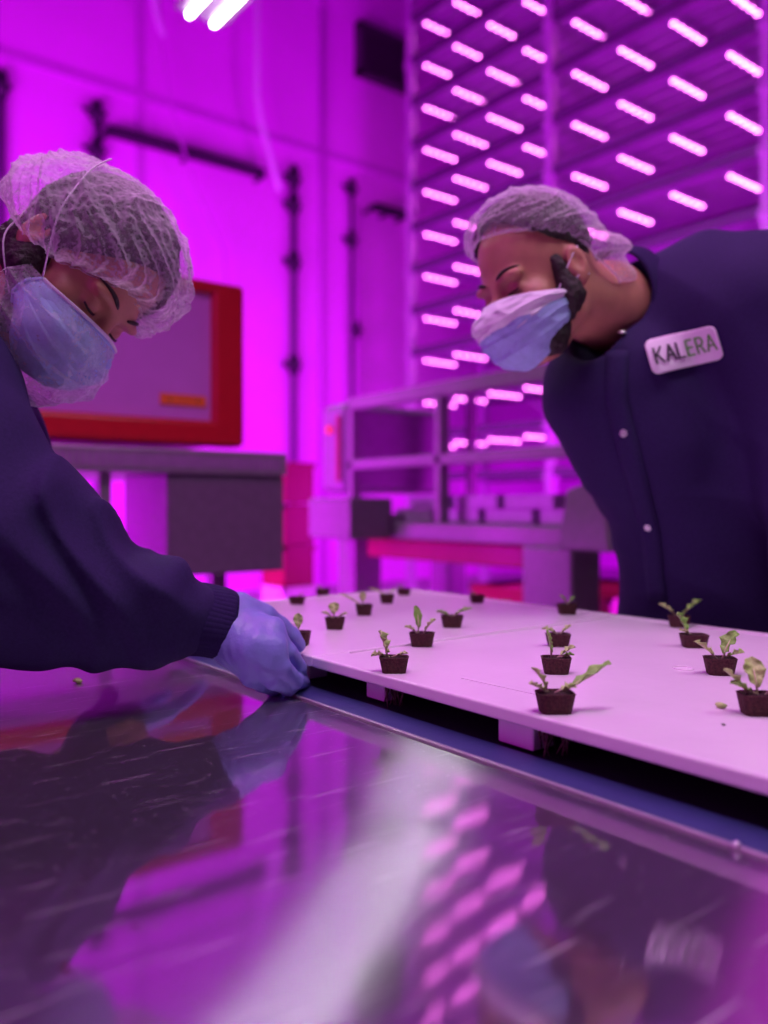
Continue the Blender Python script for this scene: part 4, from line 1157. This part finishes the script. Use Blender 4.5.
for tv, ez in ((.03, .016), (.9, -.030)):
    tie('ear_loop', [fm2(u_, tv), H2.w((nx2*.083, .004, ez*.6-.01)), H2.w((nx2*.086, -.020, ez))], .0011, mk2)
    tie('ear_loop', [fm2(1-u_, tv), H2.w((-nx2*.083, .004, ez*.6-.01)), H2.w((-nx2*.086, -.020, ez))], .0011, mk2)
# hands: the near arm reaches down beside the frame, the far one hangs behind the board rim
gA = gen_hand(C(845, 600, 1.15), (.12, -.55, -.10), (.1, -.1, .9), 1.0, .12, 1)
wA = C(845, 600, 1.15); sdf_obj('glove', gA, wA-.24, wA+.20, .0035, M['glove'], P2, 1)
gB = gen_hand(C(665, 560, 1.60), (.25, .05, -.6), (-.6, .2, .0), 1.0, .35, 1)
wB = C(665, 560, 1.60); sdf_obj('glove', gB, wB-.24, wB+.20, .0035, M['glove'], P2, 1)
lg = union([rc((.64, 1.56, -.26), (.62, 1.56, -.66), .105, .075), rc((.62, 1.56, -.66), (.62, 1.60, -1.08), .075, .058),
            rc((.74, 1.68, -.26), (.78, 1.70, -.66), .105, .075), rc((.78, 1.70, -.66), (.80, 1.74, -1.08), .075, .058), rc((.64, 1.56, -.22), (.72, 1.66, -.22), .13, .13)], .02)
sdf_obj('trousers', lambda P: lg(P)-.004*w1(P), (.44, 1.36, -1.115), (.96, 1.90, -.06), .009, M['trouser'], P2)
for x_, y_ in ((.62, 1.60), (.80, 1.74)):
    sf = union([rc((x_+.02, y_, -1.085), (x_-.12, y_-.06, -1.095), .042, .036), rc((x_+.01, y_, -1.06), (x_, y_, -1.02), .045, .048)], .02)
    sdf_obj('shoe', lambda P, sf=sf: np.maximum(sf(P), -1.134-P[..., 2]), (x_-.22, y_-.15, -1.14), (x_+.10, y_+.10, -.95), .006, M['shoe'], P2)

# ================================================================== LIGHT
def area(name, loc, rot, sx, sy, col, power, spread=180):
    l = bpy.data.lights.new(name, 'AREA'); l.shape = 'RECTANGLE'; l.size = sx; l.size_y = sy; l.color = col; l.energy = power; l.spread = math.radians(spread)
    o = bpy.data.objects.new(name, l); COL.objects.link(o); o.location = loc; o.rotation_euler = rot
    return o
def aim(o, target):
    d = Vector(target) - o.location; o.rotation_euler = d.to_track_quat('-Z', 'Y').to_euler(); return o
MG = (1.0, .03, 1.0); MG2 = (.78, .008, 1.0)
WALL_P = 620
# unseen area lights, added to wash wall, boards and workers in grow-light magenta
aim(area('magenta_fill', (-.9, 5.0, 1.0), (0, 0, 0), 3, 1.8, MG2, WALL_P), (5.6, 9.6, 2.2))
aim(area('magenta_fill', (6.2, 2.2, .8), (0, 0, 0), 2, 1.2, MG2, WALL_P*.6), (6.5, 9.6, 2.6))
area('magenta_fill', (.8, .7, 3.5), (0, 0, 0), 2.0, 1.6, MG, 18, 130)  # added overhead to tint the boards; no fixture belongs to it
aim(area('magenta_fill', (-2.6, 1.0, 2.6), (0, 0, 0), 2.0, 3.0, MG, 26), (1.5, 1.5, 1.1))
# the white hall lamps above the workplace
area('hall_lamp', (.2, .2, 3.6), (0, 0, 0), 1.3, .3, (1, .93, 1), 13, 130)
area('hall_lamp', (1.9, -.4, 3.6), (0, 0, 0), 1.3, .3, (1, .93, 1), 13, 130)
w = bpy.data.worlds.new('hall'); SC.world = w; w.use_nodes = True
w.node_tree.nodes['Background'].inputs[0].default_value = (.30, .015, .42, 1); w.node_tree.nodes['Background'].inputs[1].default_value = .12

# ================================================================== CAMERA
cd = bpy.data.cameras.new('camera'); cam = bpy.data.objects.new('camera', cd); COL.objects.link(cam)
cam.location = (0, 0, CZ); cam.rotation_euler = (PI/2, 0, -YAW)
cd.sensor_fit = 'HORIZONTAL'; cd.sensor_width = 36; cd.lens = 36*F_PX/768; cd.shift_y = -8/768; cd.clip_start = .02
cd.dof.use_dof = True; cd.dof.focus_distance = .90; cd.dof.aperture_fstop = (cd.lens/1000)/.0115
SC.camera = cam
SC.view_settings.view_transform = 'Standard'; SC.view_settings.look = 'None'; SC.view_settings.gamma = 1; SC.view_settings.exposure = 0
SC.view_settings.use_curve_mapping = False
SC.cycles.use_denoising = True; SC.cycles.max_bounces = 8; SC.cycles.transparent_max_bounces = 16; SC.cycles.sample_clamp_indirect = 6
